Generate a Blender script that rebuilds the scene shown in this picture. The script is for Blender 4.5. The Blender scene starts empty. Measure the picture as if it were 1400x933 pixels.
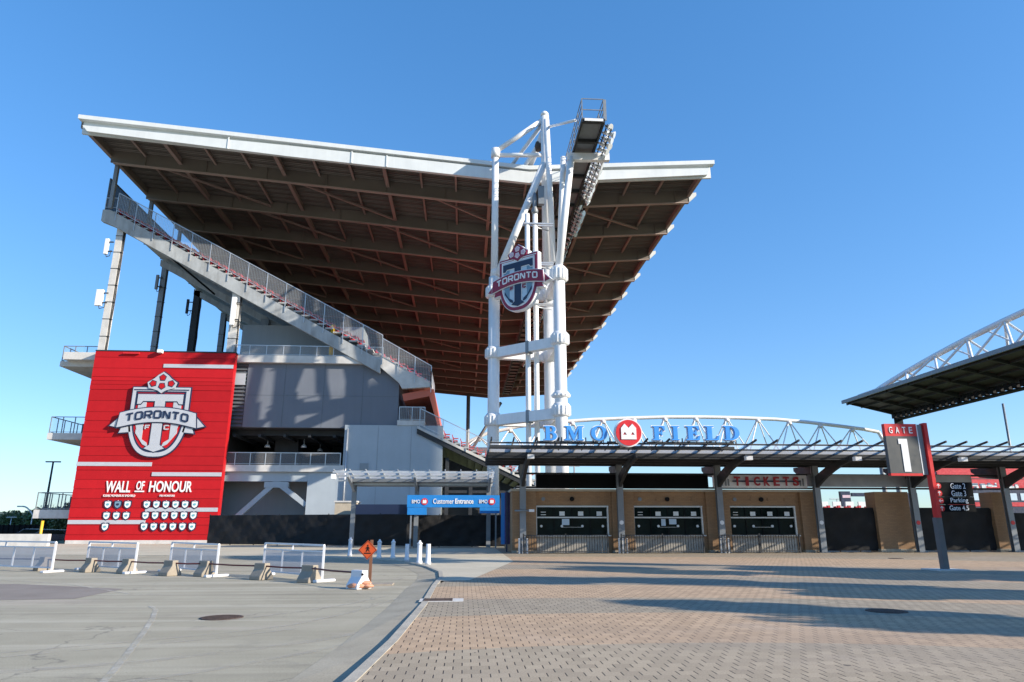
import bpy, bmesh, math, random
from mathutils import Vector, Matrix
random.seed(7)
S = bpy.context.scene
COL = S.collection
R = math.radians
# ---------------------------------------------------------------- camera
FPX = 933.0; CAMH = 1.7; YAW = R(-3.85); PITCH = math.atan((720.0 - 466.5) / FPX)
cd = bpy.data.cameras.new('camera'); cam = bpy.data.objects.new('camera', cd); COL.objects.link(cam)
cd.sensor_width = 36.0; cd.lens = 36.0 * FPX / 1400.0
cd.clip_start = 0.1; cd.clip_end = 6000
cam.location = (0, 0, CAMH); cam.rotation_euler = (math.pi / 2 + PITCH, 0, YAW)
S.camera = cam
# ---------------------------------------------------------------- sky, sun, exposure
SUN_EL = 22.5; SUN_AZ = R(26)
sunvec = Vector((math.cos(SUN_AZ) * math.cos(R(SUN_EL)), -math.sin(SUN_AZ) * math.cos(R(SUN_EL)), math.sin(R(SUN_EL))))
w = bpy.data.worlds.new('World'); S.world = w; w.use_nodes = True
nt = w.node_tree; nt.nodes.clear()
sky = nt.nodes.new('ShaderNodeTexSky'); sky.sky_type = 'NISHITA'; sky.sun_disc = False
sky.sun_elevation = R(SUN_EL); sky.sun_rotation = math.atan2(sunvec.x, sunvec.y)
sky.air_density = 1.0; sky.dust_density = 0.3; sky.ozone_density = 1.6; sky.altitude = 0
bg = nt.nodes.new('ShaderNodeBackground'); bg.inputs['Strength'].default_value = 0.11
wo = nt.nodes.new('ShaderNodeOutputWorld')
hs = nt.nodes.new('ShaderNodeHueSaturation'); hs.inputs['Saturation'].default_value = 1.35; hs.inputs['Value'].default_value = 1.0
nt.links.new(sky.outputs[0], hs.inputs['Color']); gm = nt.nodes.new('ShaderNodeGamma'); gm.inputs['Gamma'].default_value = 0.65; nt.links.new(hs.outputs[0], gm.inputs[0])
vs_ = nt.nodes.new('ShaderNodeVectorMath'); vs_.operation = 'MULTIPLY'; vs_.inputs[1].default_value = (1.22, 1.60, 2.15)
nt.links.new(gm.outputs[0], vs_.inputs[0]); nt.links.new(vs_.outputs[0], bg.inputs[0]); nt.links.new(bg.outputs[0], wo.inputs[0])
sd = bpy.data.lights.new('sun', 'SUN'); sd.energy = 4.9; sd.angle = R(0.5); sd.color = (1.0, 0.89, 0.74)
so = bpy.data.objects.new('sun', sd); COL.objects.link(so); so.location = (60, -40, 60)
so.rotation_euler = sunvec.to_track_quat('Z', 'Y').to_euler()
S.view_settings.view_transform = 'Standard'; S.view_settings.look = 'None'
S.view_settings.exposure = 0.75; S.view_settings.gamma = 1.0; S.view_settings.use_curve_mapping = False

# ---------------------------------------------------------------- measuring helper: a photo pixel on a world plane
def P(u, v, X=None, Y=None, Z=None):
    x = (u - 700) / FPX; y = (466.5 - v) / FPX
    a = x; b = math.cos(PITCH) - y * math.sin(PITCH); c = math.sin(PITCH) + y * math.cos(PITCH)
    cy, sy = math.cos(YAW), math.sin(YAW)
    d = Vector((a * cy - b * sy, a * sy + b * cy, c))
    t = Y / d.y if Y is not None else ((Z - CAMH) / d.z if Z is not None else X / d.x)
    return Vector((0, 0, CAMH)) + d * t

# ---------------------------------------------------------------- materials
MATS = {}
def mat(name, col, rough=0.6, metal=0.0, var=0.12, scale=1.5, streak=0.0, bump=0.0, bscale=30, spec=0.5, island=0.0, dirt=None, dirt_amt=0.0):
    m = bpy.data.materials.new(name); m.use_nodes = True; MATS[name] = m
    t = m.node_tree; b = t.nodes['Principled BSDF']
    b.inputs['Roughness'].default_value = rough; b.inputs['Metallic'].default_value = metal
    b.inputs['Specular IOR Level'].default_value = spec
    tc = t.nodes.new('ShaderNodeTexCoord')
    def noise(sc, det=5, zs=1.0, rg=0.6):
        mp = t.nodes.new('ShaderNodeMapping'); mp.inputs['Scale'].default_value = (1, 1, zs)
        n = t.nodes.new('ShaderNodeTexNoise'); n.inputs['Scale'].default_value = sc; n.inputs['Detail'].default_value = det
        n.inputs['Roughness'].default_value = rg
        t.links.new(tc.outputs['Object'], mp.inputs[0]); t.links.new(mp.outputs[0], n.inputs['Vector'])
        return n.outputs['Fac']
    def mr(src, lo, hi, a=0.3, c=0.7):
        n = t.nodes.new('ShaderNodeMapRange'); n.inputs[1].default_value = a; n.inputs[2].default_value = c
        n.inputs[3].default_value = lo; n.inputs[4].default_value = hi
        t.links.new(src, n.inputs[0]); return n.outputs[0]
    def mul(a, c):
        n = t.nodes.new('ShaderNodeMath'); n.operation = 'MULTIPLY'; t.links.new(a, n.inputs[0]); t.links.new(c, n.inputs[1]); return n.outputs[0]
    f = mr(noise(scale), 1 - var, 1 + var)
    if streak: f = mul(f, mr(noise(2.2, 4, 0.06), 1 - streak, 1 + streak * 0.4))
    if island:
        g = t.nodes.new('ShaderNodeNewGeometry'); f = mul(f, mr(g.outputs['Random Per Island'], 1 - island, 1 + island, 0, 1))
    vm = t.nodes.new('ShaderNodeVectorMath'); vm.operation = 'SCALE'; vm.inputs[0].default_value = col[:3]
    t.links.new(f, vm.inputs['Scale'])
    out = vm.outputs[0]
    if dirt:
        mx = t.nodes.new('ShaderNodeMix'); mx.data_type = 'RGBA'
        mx.inputs['B'].default_value = (*dirt, 1); t.links.new(out, mx.inputs['A'])
        t.links.new(mr(noise(scale * 0.6, 8, 0.25 if streak else 1.0, 0.7), 0, dirt_amt, 0.48, 0.72), mx.inputs['Factor'])
        out = mx.outputs['Result']
    t.links.new(out, b.inputs['Base Color'])
    t.links.new(mr(noise(scale * 2), max(0, rough - 0.12), min(1, rough + 0.12)), b.inputs['Roughness'])
    if bump:
        bn = t.nodes.new('ShaderNodeBump'); bn.inputs['Strength'].default_value = bump; bn.inputs['Distance'].default_value = 0.02
        t.links.new(noise(bscale), bn.inputs['Height']); t.links.new(bn.outputs[0], b.inputs['Normal'])
    return m
def bumpwave(m, scale, direction='Y', dist=0.05, strength=0.8):
    t = m.node_tree; b = t.nodes['Principled BSDF']
    tc = t.nodes.new('ShaderNodeTexCoord'); wv = t.nodes.new('ShaderNodeTexWave'); wv.wave_type = 'BANDS'; wv.bands_direction = direction
    wv.inputs['Scale'].default_value = scale; t.links.new(tc.outputs['Object'], wv.inputs['Vector'])
    bn = t.nodes.new('ShaderNodeBump'); bn.inputs['Strength'].default_value = strength; bn.inputs['Distance'].default_value = dist
    t.links.new(wv.outputs['Fac'], bn.inputs['Height']); t.links.new(bn.outputs[0], b.inputs['Normal'])
def mesh_mat(name, col, opac, rough=0.6):
    m = mat(name, col, rough, var=0.08); t = m.node_tree
    tr = t.nodes.new('ShaderNodeBsdfTransparent'); mx = t.nodes.new('ShaderNodeMixShader'); mx.inputs[0].default_value = opac
    t.links.new(tr.outputs[0], mx.inputs[1]); t.links.new(t.nodes['Principled BSDF'].outputs[0], mx.inputs[2])
    t.links.new(mx.outputs[0], t.nodes['Material Output'].inputs[0]); return m

M_white = mat('white paint', (0.78, 0.79, 0.80), 0.4, var=0.05, streak=0.06, dirt=(0.55, 0.53, 0.5), dirt_amt=0.25)
M_whitefas = mat('pale fascia paint', (0.64, 0.67, 0.67), 0.5, var=0.05, streak=0.05, scale=0.4)
M_conc = mat('precast concrete', (0.37, 0.39, 0.40), 0.8, var=0.1, streak=0.15, bump=0.2, dirt=(0.17, 0.165, 0.155), dirt_amt=0.75)
M_concl = mat('pale concrete', (0.55, 0.54, 0.52), 0.8, var=0.1, bump=0.2, dirt=(0.34, 0.32, 0.29), dirt_amt=0.4)
M_block = mat('weathered block concrete', (0.30, 0.262, 0.21), 0.85, var=0.15, scale=3, bump=0.3, dirt=(0.16, 0.14, 0.115), dirt_amt=0.6)
M_conccream = mat('cream concrete', (0.46, 0.40, 0.31), 0.85, var=0.12, scale=3, bump=0.3, dirt=(0.35, 0.3, 0.24), dirt_amt=0.5)
M_roofsteel = mat('bounce tinted roof steel', (0.175, 0.150, 0.130), 0.65, var=0.12, scale=0.3, dirt=(0.11, 0.09, 0.075), dirt_amt=0.4)  # red bounce off the seats warms this base colour; the steel is grey
M_flange = mat('bounce lit girder flange', (0.36, 0.285, 0.26), 0.6, var=0.1, scale=0.4)  # lighter, pinker than the girder web to stand for bounce from below
M_roofbeam = mat('bounce tinted purlin steel', (0.28, 0.205, 0.185), 0.6, var=0.1, scale=0.4)  # grey steel with the seats' red bounce light mixed into the colour
M_deck = mat('corrugated roof deck', (0.168, 0.148, 0.135), 0.6, var=0.15, scale=0.25); bumpwave(M_deck, 1.0, 'Y', 0.12, 1.0)
M_dkgrey = mat('dark grey render', (0.145, 0.162, 0.195), 0.75, var=0.06, scale=0.5, streak=0.04, bump=0.1)
M_ltgrey = mat('blue grey render', (0.37, 0.42, 0.46), 0.75, var=0.06, scale=0.5, streak=0.025, bump=0.1)
M_midgrey = mat('mid grey render', (0.25, 0.28, 0.30), 0.75, var=0.06, scale=0.5, streak=0.05)
M_louvre = mat('louvre slate', (0.10, 0.115, 0.13), 0.5, var=0.06)
M_black = mat('near black', (0.010, 0.010, 0.012), 0.7, spec=0.15, var=0.2)
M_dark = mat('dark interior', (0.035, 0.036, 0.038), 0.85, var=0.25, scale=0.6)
M_steel = mat('grey painted steel', (0.22, 0.24, 0.26), 0.5, 0.2, var=0.1, streak=0.1)
M_dksteel = mat('dark painted steel', (0.036, 0.039, 0.043), 0.55, 0.0, spec=0.3, var=0.15, streak=0.1)
M_galv = mat('galvanised rail', (0.50, 0.52, 0.54), 0.4, 0.5, var=0.08)
M_mesh = mesh_mat('rail wire mesh', (0.42, 0.43, 0.45), 0.22)
M_dkmesh = mesh_mat('dark wire mesh', (0.05, 0.055, 0.065), 0.75)
M_red = mat('red cladding', (0.43, 0.011, 0.016), 0.6, spec=0.15, var=0.05, scale=0.8, island=0.09, streak=0.03)
M_redsign = mat('red sign enamel', (0.60, 0.022, 0.025), 0.4, var=0.04)
M_redlet = mat('dark red letter', (0.34, 0.010, 0.018), 0.45, var=0.05)
M_seat = mat('red seat plastic', (0.48, 0.028, 0.04), 0.4, var=0.12, island=0.12)
M_bouncesoffit = mat('bounce tinted soffit', (0.52, 0.12, 0.065), 0.5, var=0.1, scale=0.5)  # red bounce light off the seats put into the base colour
M_silver = mat('silver panel', (0.44, 0.46, 0.50), 0.4, 0.0, var=0.05)
M_crestblue = mat('pale blue panel', (0.48, 0.60, 0.70), 0.4, var=0.04)
M_motif = mat('plate motif', (0.12, 0.36, 0.42), 0.5, var=0.3, scale=9)
M_slate = mat('slate blue panel', (0.16, 0.27, 0.36), 0.4, var=0.04)
M_navy = mat('navy panel', (0.012, 0.022, 0.06), 0.4, var=0.06)
M_maroon = mat('maroon panel', (0.26, 0.012, 0.045), 0.4, var=0.05)
M_ltpink = mat('pale pink panel', (0.62, 0.45, 0.52), 0.4, var=0.05)
M_bluelet = mat('blue letter acrylic', (0.055, 0.28, 0.72), 0.35, var=0.03)
M_bluesign = mat('blue banner', (0.012, 0.20, 0.55), 0.5, var=0.05)
M_brick = mat('tan brick', (0.33, 0.205, 0.115), 0.85, var=0.12, scale=0.8)
M_counter = mat('cream counter wall', (0.46, 0.43, 0.38), 0.8, var=0.1, scale=2, dirt=(0.3, 0.27, 0.22), dirt_amt=0.4)
M_glass = mat('dark booth glass', (0.010, 0.017, 0.016), 0.10, var=0.5, scale=0.8, spec=0.05)
M_alu = mat('aluminium frame', (0.55, 0.55, 0.53), 0.4, 0.4, var=0.05)
M_matblack = mat('matt black panel', (0.006, 0.007, 0.008), 0.8, spec=0.08, var=0.2)
M_brushed = mat('brushed silver panel', (0.30, 0.31, 0.33), 0.5, 0.2, var=0.45, scale=0.3)
M_fence = mat('black fence fabric', (0.020, 0.020, 0.021), 0.7, spec=0.2, var=0.35, scale=1.2, bump=1.0, bscale=3)
M_paper = mat('paper notice', (0.72, 0.76, 0.76), 0.7, var=0.04)
M_orange = mat('orange sign face', (0.50, 0.07, 0.010), 0.5, var=0.05)
M_rustpipe = mat('rust red pipe', (0.10, 0.022, 0.02), 0.55, 0.2, var=0.25, scale=4)
M_wood = mat('worn timber post', (0.17, 0.075, 0.04), 0.8, var=0.2, scale=4)
M_sand = mat('faded sandbag', (0.55, 0.27, 0.17), 0.9, var=0.25, scale=6, bump=0.6)
M_plastic = mat('white plastic', (0.64, 0.66, 0.70), 0.45, var=0.05, dirt=(0.5, 0.48, 0.45), dirt_amt=0.3)
M_tyre = mat('tyre rubber', (0.02, 0.02, 0.02), 0.8)
M_carblue = mat('dark blue car paint', (0.008, 0.014, 0.04), 0.25, 0.2, var=0.05)
M_yellow = mat('yellow paint', (0.70, 0.42, 0.03), 0.5)
M_iron = mat('rusted cast iron', (0.085, 0.06, 0.05), 0.7, 0.3, var=0.4, scale=10, bump=0.8, bscale=25)
M_bark = mat('bark', (0.07, 0.05, 0.035), 0.9, var=0.3, scale=5, bump=0.8)
M_leaf = mat('leaf green', (0.075, 0.12, 0.035), 0.6, var=0.3, scale=1.0, island=0.4)
M_leaf2 = mat('olive leaf green', (0.11, 0.13, 0.05), 0.6, var=0.3, scale=1.0, island=0.4)
M_hill = mat('wooded hill', (0.07, 0.10, 0.06), 0.9, var=0.4, scale=0.03, bump=1.0, bscale=0.2)
M_lampglass = mat('lamp reflector', (0.60, 0.62, 0.63), 0.3, 0.3, var=0.1)
# translucent canopy glass
M_tglass = mat('frosted canopy glass', (0.62, 0.66, 0.66), 0.5, var=0.06, scale=1.0)
t = M_tglass.node_tree; tl = t.nodes.new('ShaderNodeBsdfTranslucent'); tl.inputs[0].default_value = (0.97, 0.96, 0.93, 1)
mx = t.nodes.new('ShaderNodeMixShader'); mx.inputs[0].default_value = 1.0
t.links.new(t.nodes['Principled BSDF'].outputs[0], mx.inputs[1]); t.links.new(tl.outputs[0], mx.inputs[2])
tp = t.nodes.new('ShaderNodeBsdfTransparent'); mx2 = t.nodes.new('ShaderNodeMixShader'); mx2.inputs[0].default_value = 0.4
t.links.new(tp.outputs[0], mx2.inputs[1]); t.links.new(mx.outputs[0], mx2.inputs[2])
t.links.new(mx2.outputs[0], t.nodes['Material Output'].inputs[0])

def ground_mat(name, kind):
    m = bpy.data.materials.new(name); m.use_nodes = True; t = m.node_tree; b = t.nodes['Principled BSDF']; L = t.links
    b.inputs['Roughness'].default_value = 0.85; b.inputs['Specular IOR Level'].default_value = 0.3
    g = t.nodes.new('ShaderNodeNewGeometry')
    def mapping(rot=0, sc=(1, 1, 1)):
        n = t.nodes.new('ShaderNodeMapping'); n.inputs['Rotation'].default_value = (0, 0, rot); n.inputs['Scale'].default_value = sc
        L.new(g.outputs['Position'], n.inputs[0]); return n.outputs[0]
    def noise(vec, sc, det=6, rg=0.6):
        n = t.nodes.new('ShaderNodeTexNoise'); n.inputs['Scale'].default_value = sc; n.inputs['Detail'].default_value = det; n.inputs['Roughness'].default_value = rg
        L.new(vec, n.inputs['Vector']); return n.outputs['Fac']
    def mr(src, a, c, lo, hi):
        n = t.nodes.new('ShaderNodeMapRange'); n.inputs[1].default_value = a; n.inputs[2].default_value = c; n.inputs[3].default_value = lo; n.inputs[4].default_value = hi
        L.new(src, n.inputs[0]); return n.outputs[0]
    def mix(a, c, f, mode='MIX'):
        n = t.nodes.new('ShaderNodeMix'); n.data_type = 'RGBA'; n.blend_type = mode
        for s, v in (('A', a), ('B', c)):
            if isinstance(v, tuple): n.inputs[s].default_value = (*v, 1)
            else: L.new(v, n.inputs[s])
        if isinstance(f, float): n.inputs['Factor'].default_value = f
        else: L.new(f, n.inputs['Factor'])
        return n.outputs['Result']
    pos = g.outputs['Position']
    if kind == 'road':
        c = mix((0.315, 0.287, 0.215), (0.385, 0.354, 0.27), mr(noise(pos, 0.35), 0.35, 0.65, 0, 1))
        c = mix(c, (0.47, 0.435, 0.345), mr(noise(mapping(R(-20), (0.05, 1.3, 1)), 1.0, 4), 0.50, 0.66, 0, 0.7))
        c = mix(c, (0.215, 0.196, 0.152), mr(noise(mapping(R(-27), (0.06, 1.6, 1)), 0.8, 5), 0.52, 0.70, 0, 0.6))
        c = mix(c, (0.20, 0.185, 0.158), mr(noise(pos, 1.1, 8, 0.7), 0.57, 0.72, 0, 0.5))
        c = mix(c, (0.45, 0.38, 0.33), mr(noise(mapping(0.3, (0.3, 1.0, 1)), 0.5, 4), 0.58, 0.7, 0, 0.45))
        c = mix(c, (0.09, 0.085, 0.08), mr(noise(pos, 2.6, 3, 0.5), 0.71, 0.76, 0, 0.75))
        sp = mr(noise(pos, 60, 3), 0.35, 0.65, 0.72, 1.24)
        # shrinkage cracks
        v = t.nodes.new('ShaderNodeTexVoronoi'); v.feature = 'DISTANCE_TO_EDGE'; v.inputs['Scale'].default_value = 0.16
        w1 = t.nodes.new('ShaderNodeVectorMath'); w1.operation = 'ADD'
        nn = t.nodes.new('ShaderNodeTexNoise'); nn.inputs['Scale'].default_value = 0.7; nn.inputs['Detail'].default_value = 6; L.new(pos, nn.inputs['Vector'])
        ss = t.nodes.new('ShaderNodeVectorMath'); ss.operation = 'SCALE'; ss.inputs['Scale'].default_value = 2.2; L.new(nn.outputs['Color'], ss.inputs[0])
        L.new(pos, w1.inputs[0]); L.new(ss.outputs[0], w1.inputs[1]); L.new(w1.outputs[0], v.inputs['Vector'])
        c = mix(c, (0.10, 0.095, 0.09), mr(v.outputs['Distance'], 0.0, 0.005, 0.55, 0.0))
    elif kind == 'patch':
        c = mix((0.215, 0.185, 0.160), (0.265, 0.232, 0.202), mr(noise(pos, 0.5), 0.35, 0.65, 0, 1)); sp = mr(noise(pos, 60, 3), 0.35, 0.65, 0.75, 1.2)
    elif kind == 'gutter':
        c = mix((0.32, 0.287, 0.22), (0.395, 0.357, 0.278), mr(noise(pos, 0.8), 0.35, 0.65, 0, 1)); c = mix(c, (0.22, 0.20, 0.175), mr(noise(pos, 2.0, 8, 0.7), 0.55, 0.75, 0, 0.6)); sp = mr(noise(pos, 50, 3), 0.35, 0.65, 0.85, 1.12)
    elif kind == 'apron':
        c = mix((0.45, 0.41, 0.32), (0.54, 0.49, 0.385), mr(noise(pos, 0.4), 0.35, 0.65, 0, 1))
        c = mix(c, (0.24, 0.23, 0.21), mr(noise(pos, 1.4, 8, 0.7), 0.58, 0.74, 0, 0.5)); sp = mr(noise(pos, 50, 3), 0.35, 0.65, 0.86, 1.12)
    else:
        ds = t.nodes.new('ShaderNodeVectorMath'); ds.operation = 'DISTANCE'; ds.inputs[1].default_value = (3.2, -3.1, 0)
        fl = t.nodes.new('ShaderNodeVectorMath'); fl.operation = 'MULTIPLY'; fl.inputs[1].default_value = (1, 1, 0); L.new(pos, fl.inputs[0]); L.new(fl.outputs[0], ds.inputs[0])
        rp = t.nodes.new('ShaderNodeValToRGB'); rp.color_ramp.interpolation = 'CONSTANT'
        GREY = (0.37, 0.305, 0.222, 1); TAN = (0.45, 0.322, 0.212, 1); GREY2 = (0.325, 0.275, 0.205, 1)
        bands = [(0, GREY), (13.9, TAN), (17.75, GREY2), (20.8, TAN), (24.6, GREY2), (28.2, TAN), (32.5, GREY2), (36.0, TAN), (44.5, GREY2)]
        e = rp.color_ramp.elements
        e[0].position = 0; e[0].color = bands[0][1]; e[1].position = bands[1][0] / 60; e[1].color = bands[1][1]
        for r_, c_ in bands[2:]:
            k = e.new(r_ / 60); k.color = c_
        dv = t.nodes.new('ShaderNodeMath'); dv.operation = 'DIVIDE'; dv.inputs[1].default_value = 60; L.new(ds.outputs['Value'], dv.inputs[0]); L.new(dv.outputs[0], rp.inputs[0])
        c = rp.outputs[0]
        # running bond: one brick per cell, wide dark joints along the rows' cross direction, faint joints between rows
        def M(op, a, b_=None):
            n = t.nodes.new('ShaderNodeMath'); n.operation = op
            for k_, v_ in enumerate((a, b_)):
                if v_ is None: continue
                if isinstance(v_, (int, float)): n.inputs[k_].default_value = v_
                else: L.new(v_, n.inputs[k_])
            return n.outputs[0]
        sx = t.nodes.new('ShaderNodeSeparateXYZ'); L.new(pos, sx.inputs[0])
        gyr = M('DIVIDE', sx.outputs['Y'], 0.235); row = M('FLOOR', gyr); fy = M('SUBTRACT', gyr, row)
        gxr = M('ADD', M('DIVIDE', sx.outputs['X'], 0.225), M('MULTIPLY', M('MODULO', row, 2.0), 0.5)); cl = M('FLOOR', gxr); fx = M('SUBTRACT', gxr, cl)
        ex = M('MINIMUM', fx, M('SUBTRACT', 1.0, fx)); ey = M('MINIMUM', fy, M('SUBTRACT', 1.0, fy))
        jx = M('MULTIPLY', mr(ex, 0.028, 0.042, 1, 0), mr(ey, 0.06, 0.10, 0, 1)); jy = mr(ey, 0.010, 0.022, 0.16, 0)
        joint = M('MAXIMUM', jx, jy)
        cb = t.nodes.new('ShaderNodeCombineXYZ'); L.new(cl, cb.inputs[0]); L.new(row, cb.inputs[1])
        wn = t.nodes.new('ShaderNodeTexWhiteNoise'); wn.noise_dimensions = '2D'; L.new(cb.outputs[0], wn.inputs['Vector'])
        sv = t.nodes.new('ShaderNodeVectorMath'); sv.operation = 'SCALE'; L.new(c, sv.inputs[0]); L.new(mr(wn.outputs['Value'], 0, 1, 0.88, 1.10), sv.inputs['Scale']); c = sv.outputs[0]
        c = mix(c, (0.05, 0.043, 0.038), joint)
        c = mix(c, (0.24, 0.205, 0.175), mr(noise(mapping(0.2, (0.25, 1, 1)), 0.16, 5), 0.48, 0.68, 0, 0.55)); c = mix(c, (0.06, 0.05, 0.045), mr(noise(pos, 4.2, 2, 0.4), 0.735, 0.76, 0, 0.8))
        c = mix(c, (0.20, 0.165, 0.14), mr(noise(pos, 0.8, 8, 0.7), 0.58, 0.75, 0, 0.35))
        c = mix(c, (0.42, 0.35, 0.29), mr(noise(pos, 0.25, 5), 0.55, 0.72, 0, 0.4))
        sp = mr(noise(pos, 45, 3), 0.35, 0.65, 0.85, 1.14)
        bn = t.nodes.new('ShaderNodeBump'); bn.inputs['Strength'].default_value = 0.5; bn.inputs['Distance'].default_value = 0.01
        iv = t.nodes.new('ShaderNodeMath'); iv.operation = 'SUBTRACT'; iv.inputs[0].default_value = 1; L.new(joint, iv.inputs[1])
        L.new(iv.outputs[0], bn.inputs['Height']); L.new(bn.outputs[0], b.inputs['Normal'])
    sc = t.nodes.new('ShaderNodeVectorMath'); sc.operation = 'SCALE'; L.new(c, sc.inputs[0]); L.new(sp, sc.inputs['Scale'])
    L.new(sc.outputs[0], b.inputs['Base Color']); return m
M_road = ground_mat('worn concrete road', 'road'); M_patch = ground_mat('brown asphalt patch', 'patch')
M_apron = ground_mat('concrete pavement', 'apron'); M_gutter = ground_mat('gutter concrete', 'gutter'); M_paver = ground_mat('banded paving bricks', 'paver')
M_paint = mat('worn road paint', (0.50, 0.49, 0.45), 0.8, var=0.25, scale=4)
def worn(name, col, a_, lo, hi):
    m = mesh_mat(name, col, 0.3, 0.9); t_ = m.node_tree
    tc_ = t_.nodes.new('ShaderNodeNewGeometry'); nz_ = t_.nodes.new('ShaderNodeTexNoise'); nz_.inputs['Scale'].default_value = 1.6; nz_.inputs['Detail'].default_value = 8; nz_.inputs['Roughness'].default_value = 0.8
    t_.links.new(tc_.outputs['Position'], nz_.inputs['Vector']); mr_ = t_.nodes.new('ShaderNodeMapRange'); mr_.inputs[1].default_value = lo; mr_.inputs[2].default_value = hi; mr_.inputs[4].default_value = a_
    t_.links.new(nz_.outputs['Fac'], mr_.inputs[0]); t_.links.new(mr_.outputs[0], [n for n in t_.nodes if n.bl_idname == 'ShaderNodeMixShader'][0].inputs[0]); return m
M_track = worn('pale tyre track', (0.46, 0.43, 0.37), 0.6, 0.38, 0.7); M_worn = worn('worn road paint', (0.52, 0.50, 0.44), 0.85, 0.30, 0.66)
M_grass = mat('dry grass', (0.10, 0.12, 0.045), 0.9, var=0.3, scale=0.2)

# brick joints on the booth wall
t = M_brick.node_tree; b = t.nodes['Principled BSDF']
tc = t.nodes.new('ShaderNodeTexCoord'); mp = t.nodes.new('ShaderNodeMapping'); mp.inputs['Rotation'].default_value = (R(90), 0, 0)
br = t.nodes.new('ShaderNodeTexBrick'); br.inputs['Scale'].default_value = 1.0; br.inputs['Brick Width'].default_value = 0.3; br.inputs['Row Height'].default_value = 0.1; br.inputs['Mortar Size'].default_value = 0.008
br.inputs['Color1'].default_value = (0.9, 0.9, 0.9, 1); br.inputs['Color2'].default_value = (1.08, 1.05, 1.0, 1); br.inputs['Mortar'].default_value = (0.75, 0.72, 0.7, 1)
mm = t.nodes.new('ShaderNodeMix'); mm.data_type = 'RGBA'; mm.blend_type = 'MULTIPLY'; mm.inputs['Factor'].default_value = 1.0
src = b.inputs['Base Color'].links[0].from_socket
t.links.new(tc.outputs['Object'], mp.inputs[0]); t.links.new(mp.outputs[0], br.inputs['Vector'])
t.links.new(src, mm.inputs['A']); t.links.new(br.outputs['Color'], mm.inputs['B']); t.links.new(mm.outputs['Result'], b.inputs['Base Color'])

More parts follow.
